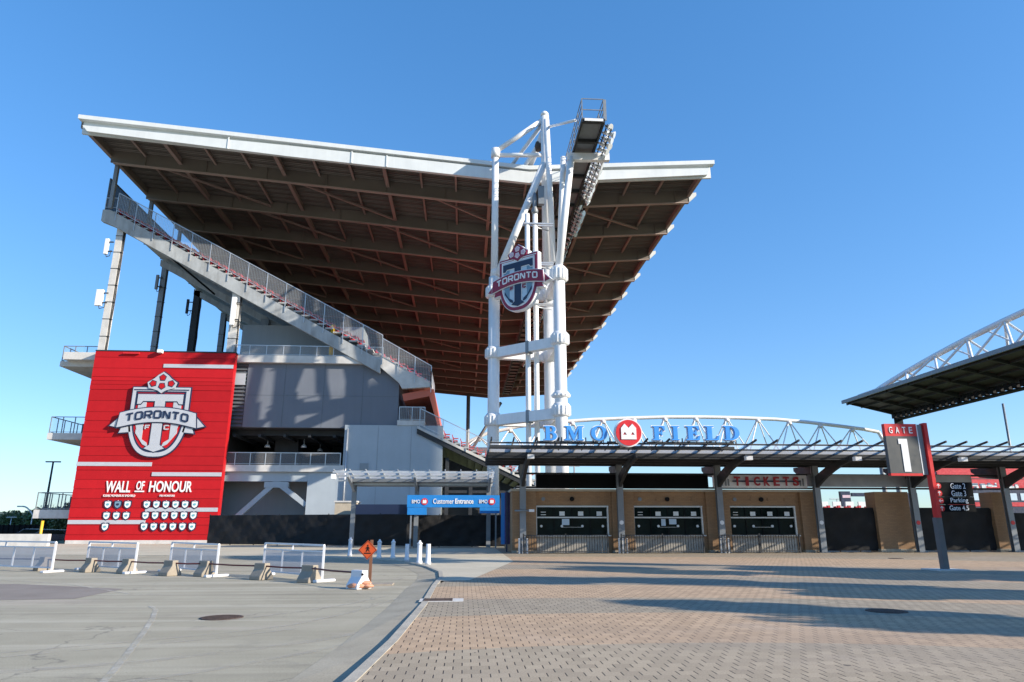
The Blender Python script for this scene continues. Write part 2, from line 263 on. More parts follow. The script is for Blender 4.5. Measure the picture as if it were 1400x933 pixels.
# ---------------------------------------------------------------- mesh building
ORG = {}
class MB:
    def __init__(s): s.v = []; s.f = []; s.smooth = set()
    def add(s, vs, fs, smooth=False):
        o = len(s.v); s.v += [tuple(p) for p in vs]
        for f in fs:
            if smooth: s.smooth.add(len(s.f))
            s.f.append(tuple(o + i for i in f))
        return s
    def box(s, x0, x1, y0, y1, z0, z1):
        if x0 > x1: x0, x1 = x1, x0
        if y0 > y1: y0, y1 = y1, y0
        if z0 > z1: z0, z1 = z1, z0
        return s.add([(x0, y0, z0), (x1, y0, z0), (x1, y1, z0), (x0, y1, z0), (x0, y0, z1), (x1, y0, z1), (x1, y1, z1), (x0, y1, z1)],
                     [(0, 3, 2, 1), (4, 5, 6, 7), (0, 1, 5, 4), (1, 2, 6, 5), (2, 3, 7, 6), (3, 0, 4, 7)])
    def beam(s, a, b, w, h, up=(0, 0, 1)):
        a = Vector(a); b = Vector(b); d = (b - a).normalized(); u = Vector(up)
        if abs(d.dot(u)) > 0.99: u = Vector((0, 1, 0))
        r = d.cross(u).normalized() * (w / 2); u = r.cross(d).normalized() * (h / 2)
        return s.add([a - r - u, a + r - u, a + r + u, a - r + u, b - r - u, b + r - u, b + r + u, b - r + u],
                     [(0, 3, 2, 1), (4, 5, 6, 7), (0, 1, 5, 4), (1, 2, 6, 5), (2, 3, 7, 6), (3, 0, 4, 7)])
    def tube(s, a, b, r0, r1=None, n=12, cap=True):
        if r1 is None: r1 = r0
        a = Vector(a); b = Vector(b); d = (b - a).normalized(); u = Vector((0, 0, 1)) if abs(d.z) < 0.9 else Vector((0, 1, 0))
        x = d.cross(u).normalized(); y = d.cross(x)
        vs = []
        for p, r in ((a, r0), (b, r1)):
            for i in range(n):
                q = 2 * math.pi * i / n; vs.append(p + (x * math.cos(q) + y * math.sin(q)) * r)
        s.add(vs, [(i, (i + 1) % n, n + (i + 1) % n, n + i)[::-1] for i in range(n)], True)
        if cap: s.add(vs, [tuple(range(n)), tuple(range(2 * n - 1, n - 1, -1))])
        return s
    def path(s, pts, r, n=8):
        for a, b in zip(pts, pts[1:]): s.tube(a, b, r, n=n, cap=False)
        return s
    def lathe(s, c, prof, n=20):
        vs = []; c = Vector(c)
        for r, z in prof:
            for i in range(n):
                q = 2 * math.pi * i / n; vs.append((c.x + r * math.cos(q), c.y + r * math.sin(q), c.z + z))
        k = len(prof)
        s.add(vs, [(j * n + i, j * n + (i + 1) % n, (j + 1) * n + (i + 1) % n, (j + 1) * n + i) for j in range(k - 1) for i in range(n)], True)
        s.add(vs, [tuple(range(n - 1, -1, -1)), tuple((k - 1) * n + i for i in range(n))]); return s
    def prism(s, poly, y0, y1):            # polygon in XZ, extruded along Y
        n = len(poly); vs = [(x, y0, z) for x, z in poly] + [(x, y1, z) for x, z in poly]
        return s.add(vs, [tuple(range(n)), tuple(range(2 * n - 1, n - 1, -1))] + [((i + 1) % n, i, n + i, n + (i + 1) % n) for i in range(n)])
    def prismx(s, poly, x0, x1):           # polygon in YZ, extruded along X
        n = len(poly); vs = [(x0, y, z) for y, z in poly] + [(x1, y, z) for y, z in poly]
        return s.add(vs, [tuple(range(n)), tuple(range(2 * n - 1, n - 1, -1))] + [((i + 1) % n, i, n + i, n + (i + 1) % n) for i in range(n)])
    def sheet(s, poly, z):
        return s.add([(x, y, z) for x, y in poly], [tuple(range(len(poly)))])
    def quad(s, a, b, c, d): return s.add([a, b, c, d], [(0, 1, 2, 3)])
    def build(s, name, m, parent=None, org=None, bevel=0.0):
        o_ = Vector(org) if org is not None else (ORG[parent] if parent else Vector((0, 0, 0)))
        if parent is None and org is None and s.v:
            xs, ys, zs = zip(*s.v); o_ = Vector(((min(xs) + max(xs)) / 2, (min(ys) + max(ys)) / 2, min(zs)))
        me = bpy.data.meshes.new(name); me.from_pydata([tuple(Vector(p) - o_) for p in s.v], [], s.f)
        for i in s.smooth: me.polygons[i].use_smooth = True
        bm = bmesh.new(); bm.from_mesh(me)
        bmesh.ops.remove_doubles(bm, verts=bm.verts, dist=1e-5) if len(s.v) < 40000 and not s.__dict__.get('keep') else None
        if not s.__dict__.get('keep'): bmesh.ops.recalc_face_normals(bm, faces=bm.faces)
        if bevel:
            bmesh.ops.bevel(bm, geom=[e for e in bm.edges if len(e.link_faces) == 2 and e.calc_face_angle(0) > 0.5], offset=bevel, segments=2, affect='EDGES', profile=0.5)
        bm.to_mesh(me); bm.free()
        me.materials.append(m)
        ob = bpy.data.objects.new(name, me); COL.objects.link(ob)
        if parent: ob.parent = parent
        else: ob.location = o_
        ORG[ob] = o_
        return ob
def tag(o, label=None, cat=None, group=None, kind=None):
    if label: o['label'] = label
    if cat: o['category'] = cat
    if group: o['group'] = group
    if kind: o['kind'] = kind
    return o
def thing(name, loc, label, cat, group=None):
    e = bpy.data.objects.new(name, None); COL.objects.link(e); e.location = loc; e.empty_display_size = 0.2
    ORG[e] = Vector(loc); return tag(e, label, cat, group)
def struct(name, mb, m): 
    o = mb.build(name, m, org=(0, 0, 0)); o['kind'] = 'structure'; return o
def copy_tree(o, parent=None):
    c = o.copy(); COL.objects.link(c)
    if parent: c.parent = parent
    for ch in list(o.children): copy_tree(ch, c)
    return c
# flat shapes with holes -> MB (2-D curve fill), in local x (right), y (up); placed by fn(x, y, depth) -> world
def shape_mesh(polys, thick, offset=0.0):
    cu = bpy.data.curves.new('outline', 'CURVE'); cu.dimensions = '2D'; cu.fill_mode = 'BOTH'; cu.extrude = thick / 2; cu.offset = offset
    for pl in polys:
        sp = cu.splines.new('POLY'); sp.points.add(len(pl) - 1)
        for q, (x, y) in zip(sp.points, pl): q.co = (x, y, 0, 1)
        sp.use_cyclic_u = True
    return curve_mesh(cu)
def curve_mesh(cu):
    ob = bpy.data.objects.new('outline', cu); COL.objects.link(ob)
    dg = bpy.context.evaluated_depsgraph_get(); me = bpy.data.meshes.new_from_object(ob.evaluated_get(dg))
    vs = [tuple(v.co) for v in me.vertices]; fs = [tuple(p.vertices) for p in me.polygons]
    bpy.data.objects.remove(ob); bpy.data.curves.remove(cu); bpy.data.meshes.remove(me)
    return vs, fs
def place(vf, fn, mb=None):
    mb = mb or MB(); mb.add([fn(x, y, z) for x, y, z in vf[0]], vf[1]); return mb
def text_mesh(s, thick=0.02, weight=0.0, spacing=1.0):
    cu = bpy.data.curves.new('lettering', 'FONT'); cu.body = s; cu.size = 1; cu.extrude = thick / 2; cu.offset = weight; cu.space_character = spacing
    cu.resolution_u = 4
    vs, fs = curve_mesh(cu)
    x0 = min(v[0] for v in vs); x1 = max(v[0] for v in vs); y0 = min(v[1] for v in vs); y1 = max(v[1] for v in vs)
    return [((x - x0) / (x1 - x0), (y - y0) / (y1 - y0), z) for x, y, z in vs], fs
def front(x0, z0, wd, ht, y, shear=0.0, thick=1.0):     # unit text -> world, facing -Y
    return lambda a, b, d: (x0 + a * wd + b * shear, y - d * thick, z0 + b * ht)
def circle(cx, cy, r, n=32, ry=None):
    return [(cx + r * math.cos(2 * math.pi * i / n), cy + (ry or r) * math.sin(2 * math.pi * i / n)) for i in range(n)]
def lerp(a, b, t): return Vector(a) * (1 - t) + Vector(b) * t

# ================================================================ GROUND
kerb_pts = [(-7, -14), (-3.4, 0), (-1.9, 5.5), (-1.36, 8.6), (-1.16, 11.5), (-0.98, 16.6), (-0.96, 21.9), (-0.86, 25.0), (-1.0, 28.2), (-1.7, 31.9), (-3.2, 36.9), (-6.0, 40.2), (-10, 42.6), (-16, 44.2), (-26, 46.4), (-40, 48.5), (-62, 50.5)]
ZR = -0.10
struct('ground', MB().sheet([(-900, -300), (900, -300), (900, 2500), (-900, 2500)], ZR - 0.02), M_grass)
struct('road', MB().sheet([(-120, -60), (60, -60), (60, 60), (-120, 80)], ZR), M_road)
# raised paving right of the kerb
inner = [(x + 0.16, y) for x, y in kerb_pts[:11]]
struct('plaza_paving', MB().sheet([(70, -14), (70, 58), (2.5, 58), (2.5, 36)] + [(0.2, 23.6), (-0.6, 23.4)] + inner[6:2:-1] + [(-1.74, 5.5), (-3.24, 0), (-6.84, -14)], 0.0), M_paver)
struct('concrete_pavement', MB().sheet([(-0.80, 23.4), (0.2, 23.6), (2.5, 36), (2.5, 74), (-70, 78), (-70, 50.9), (-62, 50.7), (-40, 48.7), (-26, 46.6), (-16, 44.4), (-9.9, 42.8), (-5.9, 40.4), (-3.04, 37.0), (-1.54, 32), (-0.84, 28.2), (-0.7, 25)], 0.004), M_apron)
kb = MB()
def off(pts, d):
    out = []
    for i, (x, y) in enumerate(pts):
        a = pts[max(0, i - 1)]; c = pts[min(len(pts) - 1, i + 1)]; dx, dy = c[0] - a[0], c[1] - a[1]; l = math.hypot(dx, dy)
        out.append((x + dy / l * d, y - dx / l * d))
    return out
k0 = kerb_pts; k1 = off(kerb_pts, 0.17)
for i in range(len(k0) - 1):
    (ax, ay), (bx, by), (cx, cy), (dx, dy) = k0[i], k0[i + 1], k1[i + 1], k1[i]
    z = 0.012
    kb.add([(ax, ay, ZR - .05), (bx, by, ZR - .05), (cx, cy, ZR - .05), (dx, dy, ZR - .05), (ax + .02, ay, z), (bx + .02, by, z), (cx, cy, z), (dx, dy, z)],
           [(0, 1, 5, 4), (4, 5, 6, 7), (2, 3, 7, 6)])
struct('kerb', kb, mat('kerb concrete', (0.40, 0.37, 0.31), 0.85, var=0.12, scale=2, bump=0.3, dirt=(0.24, 0.22, 0.19), dirt_amt=0.6))
gut = MB(); g0 = off(kerb_pts, -0.75)
gz_ = {0: 0, 1: 0, 2: 0, 3: 0, 4: .03, 5: .075, 6: .085, 7: .06, 8: .05}
for i in range(1, len(k0) - 1): gut.quad((*g0[i], ZR + .004), (*g0[i + 1], ZR + .004), (*k0[i + 1], ZR + .004 + gz_.get(i + 1, .05)), (*k0[i], ZR + .004 + gz_.get(i, .05)))
struct('gutter', gut, M_gutter)
# road markings and patch
struct('road_patch', MB().sheet([(-30, 17.0), (-9.97, 19.4), (-10.1, 22.3), (-14.4, 24.4), (-30, 25.6)], ZR + .004), M_patch)
def strip(pts, wd, z):
    l = off(pts, wd / 2); r = off(pts, -wd / 2); m = MB()
    for i in range(len(pts) - 1): m.quad((*r[i], z), (*r[i + 1], z), (*l[i + 1], z), (*l[i], z))
    return m
mk = [P(u, v, Z=ZR)[:2] for u, v in ((205, 829), (213, 834), (209, 846), (196, 866), (178, 890), (158, 915), (140, 935), (118, 965))]
struct('road_marking', strip(mk, 0.10, ZR + .008), M_worn)
mk = [P(u, v, Z=ZR)[:2] for u, v in ((-40, 792), (30, 795), (100, 800), (150, 808), (181, 813))]
struct('road_marking', strip(mk, 0.09, ZR + .008), M_worn)

for pts_, wd_ in ((((-30, 896), (60, 888), (180, 878), (300, 867), (400, 855), (480, 838), (540, 820)), .13), (((-30, 902), (60, 894), (180, 884), (300, 873), (405, 860)), .10), (((-30, 922), (90, 913), (200, 905), (330, 890), (430, 877), (500, 864)), .22), (((180, 933), (300, 915), (420, 893), (480, 880)), .16), (((300, 850), (400, 838), (480, 826), (530, 815)), .15)):
    struct('tyre_track', strip([P(u, v, Z=ZR)[:2] for u, v in pts_], wd_, ZR + .006), M_track)
def manhole(u, v, r, z, label, cover='manhole_cover'):
    p = P(u, v, Z=z); m = MB(); m.lathe((p.x, p.y, z + .002), [(r, 0), (r, .012), (r * .9, .016), (r * .86, .010), (0.02, .010)], 28)
    for i in range(-3, 4):
        hw = math.sqrt(max(0, (r * .82) ** 2 - (i * r * .22) ** 2)); m.box(p.x - hw, p.x + hw, p.y + i * r * .22 - .02, p.y + i * r * .22 + .02, z + .008, z + .022)
    tag(m.build(cover, M_iron), label, 'manhole cover')
manhole(303, 845, 0.42, ZR, 'round rusty manhole cover set in the grey road')
manhole(1212, 836, 0.40, 0, 'round iron cover in the tree shadow on the brick paving')
manhole(1225, 764, 0.38, 0, 'small round iron cover in the paving before the black gates')
p = P(598, 821, Z=0); dg_ = thing('drain_grate', (p.x, p.y, 0), 'rusty rectangular storm drain set in a concrete collar beside the kerb', 'drain')
MB().box(p.x - .42, p.x + .62, p.y - .34, p.y + .34, 0.001, 0.010).build('collar', M_concl, dg_)
m = MB()
for i in range(9): m.box(p.x - .28, p.x + .32, p.y - .24 + i * .06, p.y - .205 + i * .06, .010, .02)
m.box(p.x - .32, p.x - .28, p.y - .26, p.y + .30, .010, .022); m.box(p.x + .32, p.x + .36, p.y - .26, p.y + .30, .010, .022)
m.build('grate', M_iron, dg_)

# ================================================================ GRANDSTAND
GY = 75.6                 # end plane of the stand
gs = thing('grandstand', (-15, GY, 0), 'tall grandstand under a huge cantilevered roof, seen from its end', 'grandstand')
# ---- roof
RA, RV, RB = (-42.3, 44.54), (6.5, 40.25), (27.55, 41.75)
def zroof(x):
    a, b = (RA, RV) if x < RV[0] else (RV, RB)
    return a[1] + (b[1] - a[1]) * (x - a[0]) / (b[0] - a[0])
roof = MB()
roof.prism([(RA[0], RA[1] - .15), (RA[0], RA[1]), RV, RB, (RB[0] - .3, RB[1] - .15), (RV[0], RV[1] - .15)], 68.2, 199.0)
y_ = 68.6
while y_ < 198:
    for (xa_, xb_) in ((RA[0] + .2, RV[0]), (RV[0], RB[0] - .5)): roof.prism([(xa_, zroof(xa_) - .152), (xb_, zroof(xb_) - .152), (xb_, zroof(xb_) - .27), (xa_, zroof(xa_) - .27)], y_, y_ + .17)
    y_ += .42 if y_ < 130 else .84
roof = roof.build('roof', M_deck, gs)
fas = MB()
def band(mb, x0, x1, t0, t1, y0, y1, n=1):   # slab between depths t0..t1 below the roof line
    xs = [x0, x1] if not (x0 < RV[0] < x1) else [x0, RV[0], x1]
    poly = [(x, zroof(x) - t0) for x in xs] + [(x, zroof(x) - t1) for x in reversed(xs)]
    mb.prism(poly, y0, y1)
band(fas, RA[0], RB[0], -.05, .42, 67.6, 68.4)
band(fas, RA[0] + .35, RB[0] - .35, .42, 1.9, 68.15, 68.4)
fas.prism([(RA[0] + .5, zroof(RA[0]) - 1.15), (-20, zroof(-20) - .75), (RV[0], zroof(RV[0]) - .62), (RB[0] - .5, zroof(RB[0]) - .9), (RB[0] - .9, zroof(RB[0]) - 1.75), (RV[0], zroof(RV[0]) - 2.0), (-20, zroof(-20) - 2.05), (RA[0] + 1.1, zroof(RA[0]) - 1.85)], 67.75, 68.14)
for x in (-26.3, -13.0, -9.2): fas.box(x - .06, x + .06, 67.68, 67.76, zroof(x) - 2.0, zroof(x) - .6)
fas.build('fascia', M_whitefas, roof)
gy = [74.5 + 9.2 * k for k in range(14)]
for k, y in enumerate(gy):
    m = MB(); band(m, RA[0] + .3, RB[0] - .8, .16, 1.75, y - .09, y + .09)
    fl_ = MB(); band(fl_, RA[0] + .6, RB[0] - .9, 1.753, 1.87, y - .22, y + .22)
    for x in range(-38, 27, 7): m.box(x - .04, x + .04, y - .25, y + .25, zroof(x) - 1.75, zroof(x) - .2)
    m.build('girder', M_roofsteel, roof); fl_.build('girder_flange', M_flange, roof)
    MB().prism([(RB[0] - .85, zroof(RB[0] - .8) - .6), (RB[0] + .1, zroof(RB[0]) - .5), (RB[0] + .1, zroof(RB[0]) - .9), (RB[0] - .85, zroof(RB[0]) - 1.8)], y - .16, y + .16).build('lit_girder_tip', M_whitefas, roof)  # pale colour stands for sunlight on the brown grey girder ends
px = [-42.1 + 4.04 * i for i in range(18)]; px[-1] = 26.6
for i, x in enumerate(px):
    m = MB(); big = i in (0, 17) or i % 3 == 2; dz = .85 if big else .40
    z = zroof(x) - .16
    m.box(x - .05, x + .05, 68.4, 198.6, z - dz, z); m.box(x - (.2 if big else .12), x + (.2 if big else .12), 68.4, 198.6, z - dz - .08, z - dz)
    m.build('purlin', M_roofbeam, roof)
for k in range(0, 13):
    if k < 5 or k in (7, 9):
        for i0 in range(1 if k % 2 == 0 else 3, 14, 4):
            i1 = i0 + 3
            a = (px[i0], gy[k] + .35, zroof(px[i0]) - 1.05); b = (px[i1], gy[k + 1] - .35, zroof(px[i1]) - 1.05)
            MB().beam(a, b, .26, .2).build('brace', M_roofbeam, roof)
MB().box(RA[0] - .02, RA[0] + .4, 68.4, 199, RA[1] - 1.0, RA[1] - .2).build('rear_edge_beam', M_roofsteel, roof)
m = MB(); band(m, RA[0], RB[0], .15, 2.0, 198.7, 199.0); m.build('far_fascia', M_roofsteel, roof)
# ---- upper tier
X0, Z0, X1, Z1 = -42.0, 37.2, -9.8, 20.2
N = 35; run = (X1 - X0) / N; rise = (Z0 - Z1) / N
YE = 194.0
def tier(x0, z0, n, run, rise, y0, y1, under, name, m_):
    mb = MB(); top = []
    for i in range(n):
        z = z0 - rise * i; top += [(x0 + run * i, z), (x0 + run * (i + 1), z)]
    bot = [(x, z0 - rise * ((x - x0) / run) - under) for x in (x0 + run * n, x0)]
    n_ = len(top); ins = [(x, z - .18) for x, z in top]
    # stepped slab made of thin treads (its underside is stepped too)
    poly = top + ins[::-1]
    vs = [(x, y0, z) for x, z in poly] + [(x, y1, z) for x, z in poly]; k = len(poly)
    mb.add(vs, [((i + 1) % k, i, k + i, k + (i + 1) % k) for i in range(k)])
    for i in range(n_ - 1):
        a, b, c, d = top[i], top[i + 1], ins[i + 1], ins[i]
        for y in (y0, y1): mb.add([(a[0], y, a[1]), (b[0], y, b[1]), (c[0], y, c[1]), (d[0], y, d[1])], [(0, 1, 2, 3)])
    return mb.build(name, m_, gs)
tier(X0, Z0, N, run, rise, GY + .3, YE, 1.0, 'upper_tier', M_concl)
st = MB()    # end stringer beam of the upper tier
st.prism([(X0 - .4, Z0 - .1), (X0 + .4, Z0 - .1), (X1 + .1, Z1 - .5), (X1 + .1, Z1 - 2.0), (X0 + 1.0, Z0 - 2.05), (X0 - .4, Z0 - 1.5)], GY - .35, GY + .3)
st.build('stringer', M_conc, gs)
for k in range(1, 11):
    y = 76.2 + 11.6 * k
    MB().prism([(X0 + 1.2, Z0 - 1.3), (X1, Z1 - .8), (X1, Z1 - 1.9), (X0 + 2.6, Z0 - 2.9), (X0 + 1.2, Z0 - 2.2)], y - .35, y + .35).build('raker_beam', M_conc, gs)
# second short flight and its landing
tier(-9.8, 20.2, 6, 0.97, .56, GY + .3, YE, 1.0, 'middle_tier', M_concl)
MB().prism([(-9.7, 20.35), (-7.3, 18.9), (-4.0, 17.2), (-3.9, 16.75), (-7.2, 16.5), (-7.6, 17.2), (-9.7, 18.9)], GY - .3, GY + .3).build('landing', M_concl, gs)
# soffit under the tier front; its red stands for bounce light off the seats
MB().prism([(-7.2, 16.0), (-4.2, 16.6), (-3.7, 16.6), (-2.9, 12.6), (-3.2, 12.6), (-4.2, 15.8), (-7.0, 15.2)], GY + .3, YE).build('soffit', M_bouncesoffit, gs)
for k in range(7):
    y = GY + 2 + k * 5; MB().lathe((-3.95, y, 15.85), [(.16, -.3), (.2, 0), (.06, .1)], 10).build('soffit_lamp', M_lampglass, gs)
# rear mesh parapet at the top of the tier
MB().box(X0 - .35, X0 - .28, GY, YE, Z0 + .1, Z0 + 4.0).build('rear_screen', M_dkmesh, gs)
m = MB()
for k in range(0, 24): m.box(X0 - .4, X0 - .25, GY + k * 5, GY + k * 5 + .12, Z0, Z0 + 4.05)
m.box(X0 - .4, X0 - .25, GY, YE, Z0 + 4.0, Z0 + 4.1); m.build('rear_screen_post', M_steel, gs)
# roof posts at the rear
for k, y in enumerate(gy[:8]):
    MB().beam((X0 + .5, y + .6, Z0), (X0 + .5, y + .6, zroof(X0 + .5) - 1.7), .4, .4, (0, 1, 0)).build('roof_post', M_steel, gs)

def rail(a, b, h, step, mbp, mbm, drop=0.0, y=None, bars=True):
    a = Vector(a); b = Vector(b); L_ = (b - a).length; n = max(1, int(round(L_ / step)))
    for i in range(n + 1):
        p = lerp(a, b, i / n); mbp.beam((p.x, p.y, p.z - drop), (p.x, p.y, p.z + h), .075, .075, (0, 1, 0))
    up = Vector((0, 0, h)); lo = Vector((0, 0, .12))
    mbp.beam(a + up, b + up, .08, .08); mbp.beam(a + lo, b + lo, .05, .05)
    if bars:
        nb = int(L_ / .2)
        for i in range(1, nb):
            p = lerp(a, b, i / nb); mbp.beam(p + lo, p + up, .014, .014, (0, 1, 0))
    if mbm is not None: mbm.quad(a + lo, b + lo, b + up, a + up)
# handrail up the end of the tier
m = MB(); q = MB(); rail((X0 + 1.2, GY - .42, Z0 - .3), (X1 + .2, GY - .42, Z1 + .1), 2.3, 2.6, m, q, 1.15, bars=True)
m.build('stair_railing', M_galv, gs); q.build('railing_mesh', M_mesh, gs)
m = MB(); rail((X0 - .2, GY - .3, Z0 + .1), (X0 + 1.1, GY - .3, Z0 + .1), 1.3, 1.3, m, None); m.build('top_railing', M_galv, gs)
m = MB(); q = MB(); rail((X1 + .25, GY - .42, Z1 + .0), (-4.0, GY - .42, 17.1), 2.0, 2.0, m, q, 1.0); rail((-4.0, GY - .42, 17.0), (-4.0, GY + 8, 17.0), 1.5, 2, m, q, .3)
m.build('stair_railing', M_galv, gs); q.build('railing_mesh', M_mesh, gs)
# ---- columns carrying the tier
def column(x, y, z0, z1, w_, m_):
    c = MB().box(x - w_ / 2, x + w_ / 2, y - w_ / 2, y + w_ / 2, z0, z1)
    return c.build('column', m_, gs)
colA = [(-40.3, 76.0, 36.0, .72, M_concl), (-40.3, 88.0, 35.6, .64, M_steel), (-40.3, 99.5, 35.6, .9, M_dksteel), (-40.3, 110.8, 35.6, .8, M_steel), (-40.3, 122.5, 35.6, .9, M_steel), (-40.3, 134, 35.6, .9, M_steel)]
for x, y, z, w_, m_ in colA: column(x, y, 18, z, w_, m_)
column(-26.4, 76.1, 18, 28.4, .9, M_concl); column(-26.4, 87.5, 18, 27.8, 1.0, M_steel); column(-26.4, 99, 18, 27.8, 1.0, M_steel)
column(-13.2, 76.4, 20, 21.6, .9, M_concl)
MB().tube((-15.4, 76.3, 20), (-15.4, 76.3, 24.0), .3, n=12).build('standpipe', M_yellow, gs)
m = MB(); m.beam((-39, 111, 26.6), (-26.4, 88, 26.6), .15, .15); m.path([(-40.9, 75.5, 36.3), (-40, 75.5, 35.6), (-37.5, 76, 34.2), (-34, 80, 31.5), (-32, 84, 30.0)], .12); m.build('cable_run', M_black, gs)
for (x, y, z0, z1, r_, n_c) in ((-40.3, 76.0, 20.5, 35.4, .72, 3), (-40.3, 88.0, 20.5, 34, .64, 2), (-40.3, 99.5, 20.5, 34, .9, 4), (-40.3, 110.8, 20.5, 34, .8, 3), (-26.4, 76.1, 20.5, 28, .9, 2)):
    m = MB(); rs = random.Random(int(y))
    for k in range(n_c):
        xx = x + r_ / 2 + .05 + rs.uniform(-.02, .06); yy = y - r_ / 2 + .1 + k * .14; z = z0
        while z < z1: nx_ = x + r_ / 2 + .06 + rs.uniform(-.03, .10); m.tube((xx, yy, z), (nx_, yy, z + 1.6), .045, n=6, cap=False); xx = nx_; z += 1.6
    for z in range(int(z0), int(z1), 2): m.box(x - r_ / 2 - .03, x + r_ / 2 + .22, y - r_ / 2 - .04, y - r_ / 2 + .3, z, z + .06)
    m.build('cable_bundle', M_dksteel, gs)
# ---- body of the stand below
bx = lambda n, m_, *a: MB().box(*a).build(n, m_, gs)
bx('upper_wall', M_midgrey, -26.6, -12.5, 79.5, 86, 20.0, 24.75)
bx('upper_floor_slab', M_concl, -44.0, -9.4, 75.45, 130, 19.3, 20.12)
m = MB(); q = MB(); rail((-26.1, 75.6, 20.12), (-9.5, 75.6, 20.12), 1.15, 1.9, m, q, bars=False); m.build('floor_railing', M_galv, gs); q.build('railing_mesh', M_mesh, gs)
bx('dark_wall', M_dkgrey, -24.35, -7.6, 76.0, 92, 12.15, 19.3)
m = MB()
for i in range(17): m.add([(-26.2, 75.95, 12.2 + i * .42), (-24.4, 75.95, 12.2 + i * .42), (-24.4, 76.2, 12.55 + i * .42), (-26.2, 76.2, 12.55 + i * .42)], [(0, 1, 2, 3)])
m.box(-26.2, -24.4, 76.2, 76.5, 12.15, 19.3); m.build('louvre', M_louvre, gs)
bx('louvre_window', M_ltgrey, -26.0, -24.5, 75.88, 75.94, 16.8, 18.1)
# open concourse behind the dark gap
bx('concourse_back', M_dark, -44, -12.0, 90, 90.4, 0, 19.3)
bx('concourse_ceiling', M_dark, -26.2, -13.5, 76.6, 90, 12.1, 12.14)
m = MB()
for k in range(4): m.box(-26, -13.6, 78 + k * 3, 78.3 + k * 3, 11.5, 12.1)
for k in range(5): m.box(-25.5 + k * 2.7, -25.2 + k * 2.7, 76.8, 90, 11.2, 11.5)
m.build('ceiling_duct', M_dksteel, gs)
for k, (x, y) in enumerate(((-22.6, 80), (-18.5, 80), (-17.5, 84))): MB().lathe((x, y, 10.4), [(.35, 0), (.25, .25), (.05, .4), (.05, 1.0)], 12).build('concourse_lamp', M_lampglass, gs)
bx('concourse_pier', M_dksteel, -22.3, -19.6, 82, 84, 7, 12.1)
bx('concourse_slab', M_concl, -27.0, -13.0, 75.5, 91, 7.35, 8.05)
bx('concourse_beam', M_ltgrey, -27.0, -16.85, 75.9, 76.5, 6.35, 7.34)
m = MB(); q = MB(); rail((-26.2, 75.6, 8.05), (-13.5, 75.6, 8.05), 1.3, 1.55, m, q, bars=False)
m.build('concourse_railing', M_galv, gs); q.build('railing_mesh', M_mesh, gs)
bx('recess_wall', M_midgrey, -27.5, -16.9, 79.0, 79.3, 0, 7.3)
m = MB(); m.beam((-20.2, 76.2, 6.3), (-25.2, 76.2, 1.5), .5, .5, (0, 1, 0)); m.beam((-20.2, 76.2, 6.3), (-16.9, 76.2, 3.9), .5, .5, (0, 1, 0)); m.box(-21.4, -18.9, 75.9, 76.5, 5.7, 6.3)
m.build('strut', M_ltgrey, gs)
m = MB()
for x in (-20.2, -15.9, -11.6): m.box(x - .025, x + .025, 75.985, 75.999, 12.2, 19.25)
for z in (15.7,): m.box(-24.3, -7.65, 75.985, 75.999, z - .02, z + .02)
m.build('panel_joint', M_louvre, gs)
m = MB()
for x in (-9.6, -6.0): m.box(x - .02, x + .02, 75.685, 75.699, 0, 12.4)
m.build('panel_joint', M_midgrey, gs)
MB().tube((-12.9, 75.55, 0), (-12.9, 75.55, 12.0), .09, n=8).build('downpipe', M_galv, gs)
MB().box(-11.4, -10.5, 75.62, 75.7, 7.6, 8.3).build('wall_vent', M_midgrey, gs)
bx('pale_wall', M_ltgrey, -16.85, -13.2, 75.8, 90, 0, 7.34)
bx('block_wall', M_ltgrey, -13.25, -2.55, 75.7, 100, 0, 12.45)
bx('block_parapet', M_concl, -7.6, -4.6, 75.6, 80, 12.45, 13.0)
m = MB(); q = MB(); rail((-7.4, 75.7, 13.0), (-4.6, 75.7, 13.0), 1.5, 1.2, m, q); m.build('landing_railing', M_galv, gs); q.build('railing_mesh', M_mesh, gs)
# ---- lower tier
LX, LZ = -5.3, 12.4
tier(LX, LZ, 14, .93, .44, GY + .4, YE, .8, 'lower_tier', M_conc)
MB().prism([(LX - .1, LZ + .0), (LX + 13, LZ - 6.15), (LX + 13, LZ - 6.45), (LX - .1, LZ - .3)], GY - .2, GY + .4).build('stringer', M_concl, gs)  # pale strip stands for the lit top edge of the dark stringer
MB().prism([(LX - .1, LZ - .303), (LX + 13, LZ - 6.453), (LX + 13, LZ - 7.0), (LX - .1, LZ - .85)], GY - .1, GY + .4).build('stringer', M_dksteel, gs)
MB().prism([(-2.5, 9.3), (LX + 13, LZ - 7.3), (LX + 13, 0), (-2.5, 0)], 79, 79.3).build('shade_filler', M_dark, gs)  # dark filler sheet stands for the shade under the lower tier
m = MB(); q = MB(); rail((LX + .2, GY - .26, LZ), (LX + 13, GY - .26, LZ - 6.0), 1.9, 2.6, m, None, .4, bars=False); q.quad((LX + .2, GY - .26, LZ + .1), (LX + 13, GY - .26, LZ - 5.9), (LX + 13, GY - .26, LZ - 4.1), (LX + .2, GY - .26, LZ + 1.9))
m.build('lower_railing', M_galv, gs); q.build('railing_mesh', mesh_mat('thin rail mesh', (.5, .5, .52), .16), gs)
for x, z in ((-2.0, 9.6), (.6, 8.2), (3.6, 6.6), (6.4, 5.3)):
    for yy in (76.2, 88): MB().box(x - .2, x + .2, yy, yy + .4, 0, z - .6).build('understand_post', M_dksteel, gs)
bx('understand_beam', M_dksteel, -2.4, 7, 76.3, 76.5, 5.2, 5.5); bx('understand_wall', M_dksteel, -2.4, 7, 92, 92.4, 0, 5.5)
